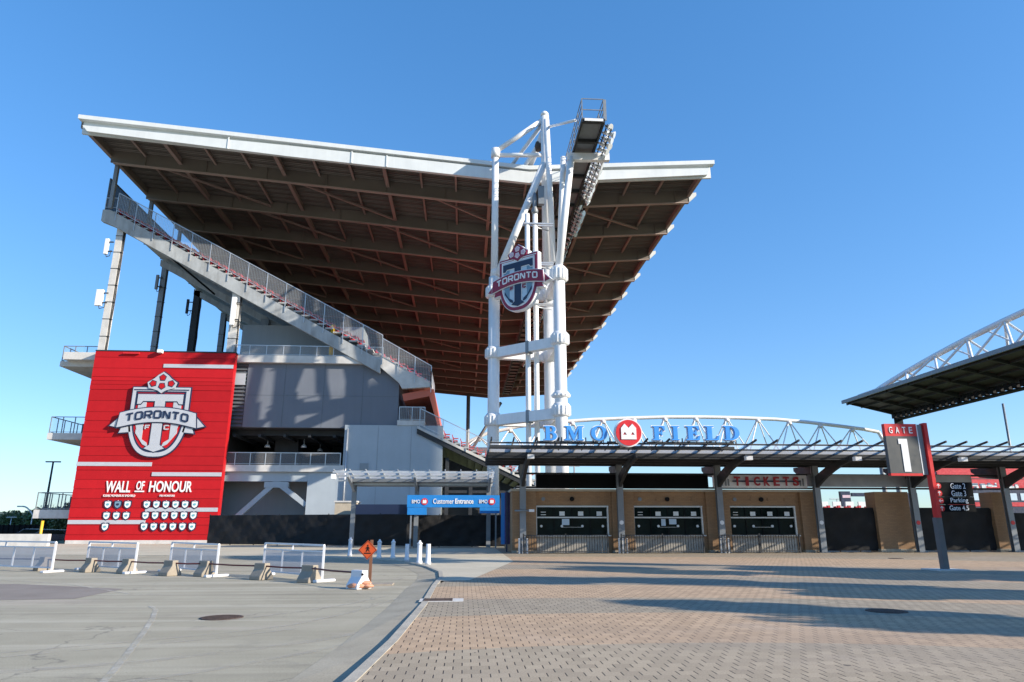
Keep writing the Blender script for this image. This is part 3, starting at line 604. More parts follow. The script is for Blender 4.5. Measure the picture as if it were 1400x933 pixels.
# far steel props between roof and lower tier
m = MB(); m.tube((0.5, 196, 8), (0.5, 196, 38.5), .55); m.tube((10, 196, 36.5), (1.2, 196, 22), .45); m.build('far_prop', M_steel, gs)
# ---- balconies beyond the red wall
for z, zt in ((18.74, 19.32), (10.7, 11.4), (2.51, 3.39)):
    bx('balcony', M_concl, -44.85, -38.5, 76.5, 84.5, z, zt)
    m = MB(); q = MB(); y = 76.6
    for (a, b) in (((-44.75, y, zt), (-41, y, zt)), ((-44.75, y, zt), (-44.75, 84.4, zt))): rail(a, b, 1.75, 1.3, m, q, bars=False)
    m.build('balcony_railing', M_steel, gs); q.build('railing_mesh', mesh_mat('clear rail infill', (.3, .34, .38), .12), gs)
    for x in (-43.2, -41.9): bx('balcony_post', M_dksteel, x - .1, x + .1, 80, 80.2, zt, zt + 1.5)
bx('balcony_column', M_white, -44.2, -43.9, 83, 83.3, -.1, 2.5)
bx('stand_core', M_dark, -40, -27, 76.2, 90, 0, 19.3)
# ---- seats
def seat_mesh():
    m = MB(); m.prism([(0, .42), (.42, .46), (.44, .52), (.02, .50)], -.22, .22)
    m.prism([(-.06, .40), (.02, .40), (-.10, .86), (-.17, .86)], -.22, .22); m.box(-.04, .02, -.05, .05, 0, .42); return m
s0 = seat_mesh().build('stadium_seat', M_seat, org=(0, 0, 0))
tag(s0, 'small red plastic seat at the railed end of the upper tier', 'seat', 'red seats up the end of the upper tier')
first = True
def seats(x0, z0, n, run, rise, skip, label, group, ys):
    global first
    for i in range(n):
        if i in skip: continue
        for y in ys:
            o = s0 if first else s0.copy()
            if not first: COL.objects.link(o)
            first = False
            o.location = (x0 + run * i + .2, y, z0 - rise * i); tag(o, label, 'seat', group); o.scale = (1.25, 1.1, 1.1)
seats(X0, Z0, N, run, rise, (0, 33, 34), 'small red plastic seat at the railed end of the upper tier', 'red seats up the end of the upper tier', (GY + .62, GY + 1.2))
seats(LX, LZ, 14, .93, .44, (0, 1), 'red plastic seat at the end of the lower tier beside the tall white tower', 'red seats along the end of the lower tier', (GY + 1.0,))
seats(-9.8, 20.2, 6, .97, .56, (0, 5), 'red plastic seat on the short flight above the red-lit soffit', 'red seats on the short middle flight', (GY + 1.2,))
m = MB(); m.keep = True
for (x0, z0, n, rn, rs) in ((X0, Z0, N, run, rise), (-9.8, 20.2, 6, .97, .56), (LX, LZ, 14, .93, .44)):
    for i in range(n):
        x = x0 + rn * i + .2; z = z0 - rs * i; m.box(x, x + .45, GY + 2.2, YE - 1, z + .38, z + .5); m.box(x - .14, x, GY + 2.2, YE - 1, z + .4, z + .85)
tag(m.build('seat_rows', M_seat), 'long rows of red seats filling the rest of the grandstand', 'seats', None, 'stuff')
# ---- antennas on the columns
def antenna(x, y, z, wd, ht, dp, m_, label):
    e = thing('antenna', (x, y, z), label, 'antenna', 'telecom antennas on the stand columns')
    b_ = MB().box(x - wd / 2, x + wd / 2, y - dp / 2, y + dp / 2, z, z + ht).build('housing', m_, e, bevel=.05)
    k = MB()
    for zz in (z + ht * .2, z + ht * .8): k.box(x + wd / 2, x + wd / 2 + .5, y - .06, y + .06, zz - .06, zz + .06)
    k.path([(x + .1, y - .1, z), (x + .2, y - .1, z - .35), (x + wd / 2 + .35, y - .1, z - .2), (x + wd / 2 + .4, y - .1, z + .5)], .04, 6); k.build('bracket', M_dksteel, e)
a = P(152, 337, Y=75.6); antenna(a.x - .5, 75.6, a.z - 1.0, .42, 1.9, .35, M_white, 'slim white antenna high on the leftmost stand column')
a = P(139, 408, Y=75.4); antenna(a.x - .25, 75.4, a.z - .9, .75, 1.9, .4, M_white, 'wide white antenna box low on the leftmost stand column')
a = P(215, 387, Y=87.4); antenna(a.x - .05, 87.4, a.z - .9, .35, 2.0, .3, M_steel, 'grey antenna on the second column from the left')
a = P(257, 421, Y=98.8); antenna(a.x - .1, 98.8, a.z - .9, .35, 2.2, .3, M_dksteel, 'dark antenna on the black column, third from the left')
a = P(319, 424, Y=75.3); antenna(a.x, 75.3, a.z - 1.8, .5, 3.3, .4, M_white, 'tall white antenna on the column above the red wall corner')

# ================================================================ RED WALL OF HONOUR
WY = 74.5
def W(u, v, d=0.0): return P(u, v, Y=WY - d)
xl = W(88, 742).x; xr = W(322, 483).x; zt = W(127, 480).z; zb = 0.35
wall = thing('red_feature_wall', ((xl + xr) / 2, WY, 0), 'tall bright red panelled wall with a silver crest and white lettering', 'wall')
m = MB(); z = zb; rs = random.Random(3)
while z < zt - .2:
    h_ = min(rs.choice((.42, .55, .75, .95, .95, 1.2)), zt - z); m.box(xl, xr, WY - rs.choice((0, .02, .04)), WY + .5, z, z + h_ - .035); z += h_
m.build('cladding', M_red, wall)
MB().box(xl + .02, xr - .02, WY + .06, WY + .9, zb, zt - .02).build('backing', mat('deep red return', (.40, .014, .02), .5), wall)
MB().box(xl + .1, xr - .1, WY - .1, WY + .9, -.12, zb).build('plinth', M_concl, wall)
MB().box(xl - .03, xr + .03, WY - .06, WY + .92, zt, zt + .12).build('coping', M_dksteel, wall)
for (u0, v0, u1) in ((224, 500.5, 320), (105, 634.5, 208), (208, 648.5, 306), (199, 697, 300), (93, 714, 199)):
    a = W(u0, v0); b = W(u1, v0); MB().box(a.x, min(b.x, xr - .05), WY - .09, WY - .045, a.z - .2, a.z + .2).build('grey_band', M_silver, wall)
def wtext(s, u0, v1, u1, v0, y, weight, shear, m_, root, name='lettering', th=.04):
    a = P(u0, v1, Y=y); b = P(u1, v0, Y=y)
    place(text_mesh(s, th, weight), front(a.x, a.z, b.x - a.x, b.z - a.z, y, shear)).build(name, m_, root)
LY = WY - .10
wtext('WALL', 143, 673.5, 179.5, 658, LY, .02, .03, M_white, wall); wtext('OF', 185.5, 670, 198, 658, LY, .02, .03, M_white, wall)
wtext('HONOUR', 203, 673, 263.5, 658, LY, .02, .03, M_white, wall)
a = P(184, 672, Y=LY); b = P(197, 672, Y=LY); MB().box(a.x, b.x, LY - .02, LY + .02, a.z - .07, a.z + .07).build('underline', M_white, wall)
wtext('ICONIC MOMENTS AT BMO FIELD', 141, 679.5, 185, 676.5, LY, .012, 0, M_white, wall); wtext('MLS HONOURS', 218, 679.3, 239, 676.6, LY, .012, 0, M_white, wall)
SH = [(-.5, .45), (-.28, .52), (0, .48), (.28, .52), (.5, .45), (.48, -.15), (.33, -.42), (0, -.6), (-.33, -.42), (-.48, -.15)]
def plaque(u, v, dark):
    p_ = P(u, v, Y=LY); sc = .62
    f = lambda k, d: (lambda x, y, z: (p_.x + x * k, LY - d - z, p_.z + y * k))
    b_ = place(shape_mesh([SH], .03), f(sc * 1.3, 0)).build('plaque', M_navy, wall)
    place(shape_mesh([SH], .02), f(sc * .95, .03)).build('plate', M_slate if dark else M_paper, b_)
    place(shape_mesh([[(-.28, .1), (-.05, .2), (.25, .15), (.2, -.1), (0, -.2), (-.22, -.12)]], .01), f(sc * 1.0, .048)).build('motif', M_navy if dark else M_motif, b_)
    place(shape_mesh([[(-.11, .58), (0, .70), (.11, .58), (0, .5)]], .02), f(sc, .02)).build('finial', M_silver, b_)
for k, u in enumerate((147.5, 161, 174.5)): plaque(u, 690, k == 1)
for u in (145.5, 159, 172.5): plaque(u, 705.3, False)
plaque(143.5, 720.5, False)
for r_, (u0, v) in enumerate(((200.8, 690), (199, 705), (197, 720.3))):
    for k in range(6): plaque(u0 + k * 13.1, v, False)
MB().box(W(170, 484).x, W(192, 484).x, WY - .3, WY - .1, W(180, 484).z - .05, W(180, 484).z + .1).build('sign_lamp_arm', M_redsign, wall)
MB().box(W(218, 482).x, W(224, 482).x, WY - .6, WY - .1, W(221, 482).z - .15, W(221, 482).z + .2).build('sign_lamp', M_white, wall)

# ---- the crest: shield, big T, curved ribbon, football; 2-D in units, facing local -y
def crest(root, fn, pal):
    def lay(name, polys, d, m_, th=.06, off_=0.0, parent=None):
        vf = shape_mesh(polys, th, off_); return place(vf, lambda x, y, z: fn(x, y, d + z)).build(name, m_, parent or root)
    def shield(hw, top, drop, tip):
        pts = [(-hw, top), (hw, top)]
        n = 14
        for i in range(n + 1):
            a = i / n; pts.append((hw * math.cos(a * math.pi / 2) ** .75 if a < 1 else 0, drop - (drop - tip) * (math.sin(a * math.pi / 2) ** 1.15 if a > 0 else 0)))
        left = [(-x, y) for x, y in reversed(pts[2:-1])]
        return pts + left
    def ribbon(x0, x1, w0, k=.045, n=16, yt=4.42, grow=0.0):
        top = [(x0 + (x1 - x0) * i / n, yt + grow - k * (x0 + (x1 - x0) * i / n) ** 2) for i in range(n + 1)]
        s_ = .15
        bot = [(x + (s_ * (1 if x > 0 else -1) if i in (0, n) else 0), y - w0 - 2 * grow) for i, (x, y) in enumerate(top)]
        return top + bot[::-1]
    ball = [(-1.35, 6.75), (-.75, 7.15), (-.45, 7.45), (0, 7.75), (.45, 7.45), (.75, 7.15), (1.35, 6.75), (1.2, 6.25), (.35, 6.0), (0, 5.75), (-.35, 6.0), (-1.2, 6.25)]
    tailL = [(-3.45, 3.55), (-2.6, 3.6), (-2.3, 2.2), (-3.35, 2.1), (-3.2, 2.5), (-4.25, 2.75)]
    tailR = [(-x, y) for x, y in tailL]
    sh = shield(2.6, 6.3, 3.2, 0)
    lay('backing', [sh], pal['d0'], pal['line'], pal['th'], .09); lay('backing', [ball], pal['d0'] - .004, pal['line'], pal['th'], .09)
    lay('backing', [tailL], pal['d0'] - .002, pal['line'], pal['th'], .09); lay('backing', [tailR], pal['d0'] - .002, pal['line'], pal['th'], .09)
    D = pal['d0'] + pal['th'] / 2
    lay('shield_rim', [sh, shield(2.28, 5.95, 3.2, .35)], D + .03, pal['rim'])
    lay('shield_line', [shield(2.28, 5.95, 3.2, .35), shield(2.15, 5.83, 3.2, .5)], D + .03, pal['line2'])
    lay('shield_field', [shield(2.15, 5.83, 3.2, .5)], D + .012, pal['field'], .02)
    for sx in (1, -1):
        def side(x): return [(sx * a_, b_) for a_, b_ in x]
        lay('stripe', [side([(1.22, 5.1), (1.95, 5.0), (1.95, 2.9), (1.6, 1.75), (1.22, 1.25)])], D + .035, pal['stripe'])
        lay('stripe', [side([(.62, .85), (1.1, 1.1), (1.7, 1.9), (1.85, 2.1), (1.85, 2.45), (1.3, 1.6), (.75, 1.25)])], D + .05, pal['stripe2'])
    T = [(-2.05, 5.65), (2.05, 5.65), (2.05, 4.75), (1.75, 4.75), (1.55, 5.02), (.45, 5.02), (.45, 1.05), (.9, .72), (0, .42), (-.9, .72), (-.45, 1.05), (-.45, 5.02), (-1.55, 5.02), (-1.75, 4.75), (-2.05, 4.75)]
    lay('monogram', [T], D + .05, pal['line2'], .05, .09); lay('monogram', [T], D + .09, pal['tee'], .06)
    lay('ribbon_tail', [tailL], D + .03, pal['rib']); lay('ribbon_tail', [tailR], D + .03, pal['rib'])
    lay('ribbon_edge', [ribbon(-3.4, 3.4, 1.32)], D + .13, pal['line2'], .08, .09)
    lay('ribbon', [ribbon(-3.4, 3.4, 1.32)], D + .19, pal['rib'], .08)
    # squared lettering along the ribbon
    sw = .15
    def strokes(ch):
        o_ = [(0, .12), (.12, 0), (.88, 0), (1, .12), (1, .88), (.88, 1), (.12, 1), (0, .88)]
        if ch == 'O': return [(o_, True)]
        if ch == 'T': return [([(0, 1), (1, 1)], False), ([(.5, 0), (.5, .88)], False)]
        if ch == 'R': return [([(0, 0), (0, 1), (.88, 1), (1, .9), (1, .56), (.88, .45), (.12, .45)], False), ([(.55, .38), (1, 0)], False)]
        if ch == 'N': return [([(0, 0), (0, 1), (.14, 1), (.86, 0), (1, 0), (1, 1)], False)]
        if ch == 'F': return [([(0, 0), (0, 1), (1, 1)], False), ([(.1, .5), (.8, .5)], False)]
        if ch == 'C': return [([(1, .8), (1, .95), (.9, 1), (.1, 1), (0, .9), (0, .1), (.1, 0), (.9, 0), (1, .05), (1, .2)], False)]
    def glyph(mb, ch, cx, cy, wd, ht, d, arch, sw):
        for pts, cyc in strokes(ch):
            pts = [(cx + (x - .5) * wd, cy + (y - .5) * ht - arch * (cx + (x - .5) * wd) ** 2) for x, y in pts]
            if cyc: pts = pts + [pts[0]]
            o2 = off(pts, sw / 2); o1 = off(pts, -sw / 2)
            if cyc: o1[0] = o1[-1] = tuple(lerp((*o1[0], 0), (*o1[-1], 0), .5)[:2]); o2[0] = o2[-1] = tuple(lerp((*o2[0], 0), (*o2[-1], 0), .5)[:2])
            for i in range(len(pts) - 1):
                q_ = [o1[i], o1[i + 1], o2[i + 1], o2[i]]
                vs = [fn(x, y, d) for x, y in q_] + [fn(x, y, d + .06) for x, y in q_]
                mb.add(vs, [(0, 1, 2, 3), (7, 6, 5, 4), (0, 4, 5, 1), (1, 5, 6, 2), (2, 6, 7, 3), (3, 7, 4, 0)])
    mb = MB()
    for i, ch in enumerate('TORONTO'): glyph(mb, ch, -2.48 + i * .825, 3.78, .56, .62, D + .24, .045, sw)
    mb.build('lettering', pal['text'], root)
    mb = MB(); glyph(mb, 'F', -.82, 2.62, .36, .34, D + .1, 0, .11); glyph(mb, 'C', .88, 2.62, .36, .34, D + .1, 0, .11); mb.build('lettering', pal['fc'], root)
    bl = lay('football', [ball], D + .12, pal['ball'], .08)
    def penta(cx, cy, r_, rot): return [(cx + r_ * math.cos(rot + i * 2 * math.pi / 5), cy + r_ * math.sin(rot + i * 2 * math.pi / 5)) for i in range(5)]
    for cx, cy, rot in ((0, 7.2, math.pi / 2), (-.82, 6.65, math.pi / 2 + .3), (.82, 6.65, math.pi / 2 - .3), (0, 6.42, -math.pi / 2)):
        lay('football_patch', [penta(cx, cy, .36, rot)], D + .17, pal['line2'], .03, parent=bl); lay('football_patch', [penta(cx, cy, .27, rot)], D + .2, pal['patch'], .04, parent=bl)
    for sx in (1, -1): lay('crown_line', [[(sx * 2.5, 6.02), (sx * .6, 6.02), (sx * .1, 5.62), (sx * .1, 5.74), (sx * .55, 6.12), (sx * 2.5, 6.12)]], D + .075, pal['line2'], .02)
cw = thing('wall_crest', (W(211, 620).x, WY - .1, W(211, 620).z), 'large silver football club crest reading TORONTO FC mounted on the red wall', 'crest')
tipp = W(209, 625); U = (W(225, 510).z - tipp.z) / 7.75
crest(cw, lambda x, y, d: (tipp.x + .15 + x * U * .98, WY - .12 - d, tipp.z + y * U), dict(line=M_navy, line2=M_navy, rim=M_silver, field=M_red, stripe=M_silver, stripe2=M_silver, tee=M_silver, rib=M_silver, text=M_navy, fc=M_silver, ball=M_silver, patch=M_red, d0=.1, th=.2))

# ================================================================ WHITE TOWER
LT, RT, BT = Vector((2.58, 65, 0)), Vector((8.45, 60, 0)), Vector((8.2, 66, 0))
tw = thing('support_tower', (6, 63, 0), 'white tubular steel tower carrying the club crest in front of the roof', 'tower')
def tb(name, a, b, r0, r1=None, n=16, m_=M_white, parent=None): return MB().tube(a, b, r0, r1, n).build(name, m_, parent or tw)
def at(v, z): return (v.x, v.y, z)
def leg(v, ztop, coll, upper):
    l_ = tb('leg', at(v, 0), at(v, ztop), .56)
    for zc, h_ in coll:
        c = MB(); c.lathe(at(v, zc), [(.60, -.1), (.82, 0), (.82, h_), (.62, h_ + .25)], 20)
        for i in range(16):
            q = i * math.pi / 8; c.box(v.x + .84 * math.cos(q) - .04, v.x + .84 * math.cos(q) + .04, v.y + .84 * math.sin(q) - .04, v.y + .84 * math.sin(q) + .04, zc + .05, zc + h_ - .05)
        c.build('collar', M_white, l_)
    tb('upper_tube', at(v, ztop - .2), upper, .37, .34, parent=l_)
    return l_
leg(LT, 26.0, ((11.0, .9), (17.6, .9), (23.9, 1.0)), (2.62, 65, 40.3))
l_ = tb('clevis', (2.58, 65, 25.9), (2.6, 65, 27.6), .46, .30)
leg(RT, 25.4, ((11.2, .9), (17.8, .9), (24.0, 1.1), (12.9, .25)), (9.92, 60, 37.0))
leg(BT, 28, ((11.0, .9), (17.6, .9), (24.2, 1.0)), (8.05, 65, 40))
tb('mast', (8.2, 66, 27.5), (7.85, 64.2, 44.4), .58, .45); MB().lathe((7.83, 64.15, 44.3), [(.45, 0), (.42, .3), (.25, .5), (0.02, .56)], 16).build('mast_cap', M_white, tw)
tb('mast', (8.5, 64, 27.5), (7.95, 63.6, 43.5), .30, .30)
for zz in (11.45, 18.05, 24.4):
    for a, b in ((LT, RT), (LT, BT), (BT, RT)):
        if zz > 24 and a is LT and b is RT: continue
        MB().beam(at(a, zz), at(b, zz), .7, .95).build('cross_beam', M_white, tw)
    if zz < 24:
        mid = lerp(at(LT, zz), at(RT, zz), .55); MB().beam(mid + Vector((-.12, .1, 0)), mid + Vector((.12, -.1, 0)), .8, 1.15).build('beam_joint', M_steel, tw)
tb('diagonal', (2.9, 64.9, 26.2), (7.7, 64.2, 38.6), .38); tb('top_tie', (2.62, 65, 39.9), (8.0, 64.6, 39.9), .24)
MB().tube((2.62, 65, 39.6), (2.62, 65, 40.6), .48, n=16).build('knuckle', M_white, tw)
tb('strut', (2.7, 65, 40.4), (7.6, 64.3, 43.9), .27); tb('strut', (3.4, 71.8, zroof(3.4)), (7.6, 64.6, 43.6), .22); tb('strut', (4.4, 75, zroof(4.4)), (7.5, 65, 41.8), .26)
tb('strut', (6.2, 71, zroof(6.2)), (7.9, 64.4, 43.0), .30, .36); tb('strut', (5.4, 70.5, zroof(5)), (7.3, 65.2, 41.4), .2); MB().lathe((7.25, 65.3, 41.3), [(.3, -.5), (.42, 0), (.3, .5)], 12).build('pin_joint', M_iron, tw)
tb('strut', (8.4, 71, zroof(8)), (8.1, 65, 42.2), .26); tb('stay', (8.2, 63.8, 42.8), (10.1, 58, 39.9), .14)
tb('stay', (9.0, 64, 26.5), (9.5, 62.5, 38.5), .26)
MB().beam((9.5, 60, 37.0), (13.7, 59.9, 37.05), .55, .75).build('gantry_arm', M_white, tw)
MB().beam((9.92, 60, 37.0), (9.92, 65, 37.4), .4, .5).build('gantry_arm', M_white, tw)
for x in (5.78, 6.58):
    c = tb('riser_pipe', (x, 63, 0), (x, 63, 32.2), .25, n=12)
for zz in (31.0, 26.8, 22.5):
    m = MB(); m.box(5.3, 8.4, 62.7, 62.85, zz, zz + .14); m.box(5.3, 8.4, 63.2, 63.35, zz, zz + .14); m.tube((5.4, 63, zz + .07), (8.3, 64.5, zz + .07), .06, n=6); m.build('pipe_bracket', M_galv, tw)
m = MB(); m.lathe((6.55, 63, 32.2), [(.3, 0), (.36, .4), (.2, .8), (.3, 1.6), (.12, 2.4)], 10); m.box(6.9, 7.5, 62.6, 63.1, 33.2, 35.2); m.build('cable_head', M_steel, tw)
m = MB()
for i in range(10): m.box(2.2, 2.75, 64.38, 64.44, 5.2 + i * .28, 5.26 + i * .28)
m.build('step_rungs', M_galv, tw)
bx2 = MB().box(4.2, 8.2, 57, 62, 3.2, 4.9); bx2.build('base_block', M_conc, tw)
# tower crest
cy_ = math.atan2(-5, 5.87); cc = Vector((5.05, 61.8, 21.5)); ux, uy = math.cos(cy_), math.sin(cy_); UT = .855
ct = thing('tower_crest', (5.05, 61.8, 21.4), 'maroon and navy TORONTO FC club crest hung between the tower tubes', 'crest')
crest(ct, lambda x, y, d: (cc.x + x * UT * ux + d * uy, cc.y + x * UT * uy - d * ux, cc.z + y * UT), dict(line=M_white, line2=M_white, rim=M_maroon, field=M_crestblue, stripe=M_slate, stripe2=M_navy, tee=M_navy, rib=M_maroon, text=M_white, fc=M_maroon, ball=M_maroon, patch=M_ltpink, d0=.2, th=.55))

# ================================================================ FLOODLIGHT GANTRY
gx0, gx1, gz = 10.13, 12.15, 37.9; GN, GF = 54.5, 190
fg = thing('floodlight_gantry', (11, 54.5, gz), 'long grey catwalk lined with floodlights jutting out under the roof edge', 'gantry')
m = MB(); m.box(gx0, gx1, GN, GF, gz - .06, gz); m.build('walkway', M_steel, fg)
m = MB()
for x in (gx0, gx1): m.box(x - .09, x + .09, GN, GF, gz - .42, gz - .07)
k = GN
while k < GF: m.box(gx0 + .1, gx1 - .1, k, k + .35, gz - .4, gz - .07); k += 3.4
m.build('walkway_frame', M_dksteel, fg)
MB().box(gx0 + .2, gx1 - .1, GN - .1, GN - .03, gz - .35, gz - .1).build('end_plate', M_white, fg)
m = MB()
for x in (gx0, gx1):
    for k in range(0, 60): m.beam((x, GN + k * 2.3, gz), (x, GN + k * 2.3, gz + 2.0), .09, .09, (0, 1, 0))
    for zz in (.7, 1.35, 2.0): m.beam((x, GN, gz + zz), (x, GF, gz + zz), .07, .07)
for zz in (.85, 2.0): m.beam((gx0, GN, gz + zz), (gx1, GN, gz + zz), .07, .07)
m.box(gx1 - .05, gx1 + .25, GN, GN + .06, gz - .2, gz + 2.0)
m.build('handrail', M_steel, fg)
m = MB()
for y in gy: 
    for x in (gx0, gx1): m.beam((x, y, gz), (x, y, zroof(x) - 1.6), .1, .1, (0, 1, 0))
m.build('hanger', M_steel, fg)
m = MB(); m.tube((12.55, GN + .5, gz - .3), (12.55, 150, gz - .3), .06); m.tube((12.9, GN + .5, gz - .75), (12.9, 150, gz - .75), .06)
for k in range(40): m.beam((gx1, GN + .6 + k * 2.4, gz - .1), (13.0, GN + .6 + k * 2.4, gz - .85), .06, .06)
m.build('lamp_rail', M_dksteel, fg)
def lamp_mb(x, y, z):
    m = MB(); q = Vector((.80, -.25, -.55)).normalized(); p = Vector((x, y, z))
    m.tube(p - q * .18, p + q * .22, .14, .33, 12); m.tube(p + q * .22, p + q * .27, .345, .345, 12); m.box(x - .06, x + .04, y - .28, y + .28, z - .04, z + .05); m.tube(p - q * .42, p - q * .18, .11, .14, 8)
    return m
l0 = None; n_ = 0
for k in range(24):
    for row in (0, 1):
        if n_ >= 100: break
        y = GN + .8 + k * .98 + row * .45; x = 12.75 + row * .35 + random.uniform(-.05, .05); z = gz - .35 - row * .5
        if k in (15, 16): continue
        if l0 is None: l0 = lamp_mb(0, 0, 0).build('floodlight', M_lampglass, fg, org=(0, 0, 0)); o = l0
        else: o = l0.copy(); COL.objects.link(o); o.parent = fg
        o.location = Vector((x, y, z)) - ORG[fg]; o.rotation_euler = (random.uniform(-.2, .2), random.uniform(-.2, .2), random.uniform(-.4, .3)); n_ += 1
for k in range(50):
    o = l0.copy(); COL.objects.link(o); o.parent = fg; o.location = Vector((12.8, 79 + k * 1.5, gz - .45)) - ORG[fg]; o.rotation_euler = (0, random.uniform(-.3, .1), random.uniform(-.3, .3))

# ================================================================ TICKET BOOTH
BY = 47.3
tk = thing('ticket_booth', (14, 49, 0), 'tan brick ticket booth with three dark service windows under the canopy', 'booth')
win = [(P(733, 700, Y=BY).x, P(831, 700, Y=BY).x), (P(866, 700, Y=BY).x, P(959.5, 700, Y=BY).x), (P(996.6, 700, Y=BY).x, P(1086.6, 700, Y=BY).x)]
bl_, br_ = P(700, 740, Y=BY).x, P(1122, 740, Y=BY).x
m = MB(); zt_, zw0, zw1 = 4.0, 1.06, 2.98
m.box(bl_, br_, BY, BY + .3, zw1, zt_)
xs = [bl_] + [q for w_ in win for q in w_] + [br_]
for i in range(0, len(xs), 2): m.box(xs[i], xs[i + 1], BY, BY + .3, 0, zw1)
m.box(bl_, bl_ + .3, BY + .3, BY + 8, 0, zt_); m.box(br_ - .3, br_, BY + .3, BY + 8, 0, zt_); m.box(bl_, br_, BY + 8, BY + 8.3, 0, zt_)
m.build('wall', M_brick, tk)
MB().box(bl_ - .1, br_ + .1, BY - .3, BY + 8.4, zt_, zt_ + .16).build('roof_slab', M_conccream, tk)
for xa, xb in ((bl_, win[0][0] - .02), (win[0][1] + .25, win[1][0] - .02), (win[1][1] + .25, win[2][0] - .02), (win[2][1] + .35, br_)):
    MB().box(xa, xb, BY - .28, BY - .003, 0.16, zt_ - .003).build('pilaster', M_brick, tk); MB().box(xa - .03, xb + .03, BY - .34, BY - .003, 0, .16).build('pilaster_base', M_conccream, tk)
MB().box(bl_ + .3, br_ - .3, BY + 1.7, BY + 1.8, .2, zt_ - .2).build('inner_wall', M_dark, tk)
for wi, (xa, xb) in enumerate(win):
    MB().box(xa, xb, BY + .05, BY + .28, 0, zw0).build('counter_wall', M_counter, tk)
    MB().box(xa - .06, xb + .12, BY - .30, BY + .1, zw0, zw0 + .07).build('counter', M_alu, tk)
    fr = MB(); z0_ = zw0 + .07; zm = z0_ + (zw1 - z0_) * .60
    fr.box(xa - .04, xb + .04, BY - .06, BY + .1, zw1 - .02, zw1 + .08); fr.box(xa, xb, BY - .04, BY + .1, zm, zm + .09)
    fr.box(xa - .03, xa + .05, BY - .05, BY + .1, z0_, zw1 - .02); fr.box(xb - .08, xb + .03, BY - .05, BY + .1, z0_, zw1 - .02)
    f_ = fr.build('window', M_alu, tk)
    mu = MB()
    for j in (1, 2, 3): x = xa + (xb - xa) * j / 4; mu.box(x - .02, x + .02, BY + .06, BY + .1, z0_, zw1 - .03)
    mu.build('mullion', M_black, f_)
    MB().box(xa + .04, xb - .04, BY + .12, BY + .14, z0_, zw1 - .02).build('pane', M_glass, f_)
    for j in range(4):
        x = xa + (xb - xa) * (.10 + .26 * j); dz = zm + .30
        if j == 0: nn = MB().box(x - .17, x + .17, BY + .03, BY + .05, dz - .10, dz - .05); nn.box(x - .17, x + .17, BY + .03, BY + .05, dz + .07, dz + .12)
        else: nn = MB().box(x - .18, x + .18, BY + .03, BY + .05, dz - .14, dz + .14)
        nn.build('notice', M_paper if j else M_alu, f_)
        x = xa + (xb - xa) * (.07 + .285 * j); MB().tube((x, BY + .0, zm - .52), (x, BY + .1, zm - .52), .085, n=16).build('speaking_port', M_paper, f_)
    MB().box(xa + (xb - xa) * .36, xa + (xb - xa) * .63, BY + .04, BY + .06, zm - .60, zm - .58).build('note_wire', M_alu, f_)
    if wi == 0: MB().box(xa + 1.75, xa + 2.25, BY + .03, BY + .05, zm - .45, zm - .05).build('notice', M_crestblue, f_)
    if wi == 1: MB().box(xa + 1.9, xa + 2.2, BY + .03, BY + .05, zm - .5, zm - .05).build('notice', M_crestblue, f_); MB().box(xa + 2.45, xa + 2.95, BY + .03, BY + .05, zm - .40, zm - .05).build('notice', M_crestblue, f_)
    for j in range(4):
        x = xa + (xb - xa) * (.1 + .26 * j); MB().tube((x, BY - .05, 3.5), (x, BY - .003, 3.5), .13, n=16).build('wall_badge', M_brick if j else M_steel, tk)
    x = xa + (xb - xa) * .5; MB().tube((x, BY - .12, 3.5), (x, BY - .003, 3.5), .15, n=16).build('wall_lamp', M_black, tk)
# panels standing above the booth front
def pan(u0, u1, v0, v1, y, dp=.25):
    a = P(u0, v0, Y=y); b = P(u1, v1, Y=y); return MB().box(a.x, b.x, y, y + dp, b.z, a.z)
tag(pan(733, 969, 649, 668.5, 46.9).build('fascia_panel', M_matblack), 'long matt black blank panel above the first two ticket windows', 'panel')
ts = thing('tickets_sign', P(1040, 658, Y=46.9), 'white TICKETS sign with red letters above the third ticket window', 'sign')
pan(975, 1104, 649.5, 667.5, 46.9).build('panel', M_white, ts)
y = 46.9; a = P(1003, 664.5, Y=y); b = P(1091, 652.5, Y=y); pit = (b.x - a.x) / 6.7
for i, ch in enumerate('TICKETS'):
    wd = pit * (.32 if ch == 'I' else .62); x = a.x + i * pit + (pit * .62 - wd) / 2
    place(text_mesh(ch, .06, .035), front(x, a.z, wd, b.z - a.z, y - .18)).build('letter', M_redlet, ts)
MB().box(a.x - .1, b.x + .1, y - .14, y - .1, (a.z + b.z) / 2 - .05, (a.z + b.z) / 2 + .05).build('letter_rail', M_navy, ts)
m = MB()
for i, (dx, h_) in enumerate(((-1.05, .4), (-.85, .3), (-.6, .5), (-.4, .45), (4.7, .4), (4.9, .5))): m.box(a.x + dx, a.x + dx + .1, y - .05, y - .01, a.z, a.z + h_)
m.build('worn_mark', M_steel, ts)
sp_ = pan(1104, 1330, 649, 666.5, 46.9); tag(sp_.build('fascia_panel', M_brushed), 'long brushed silver blank panel above the black gates', 'panel')

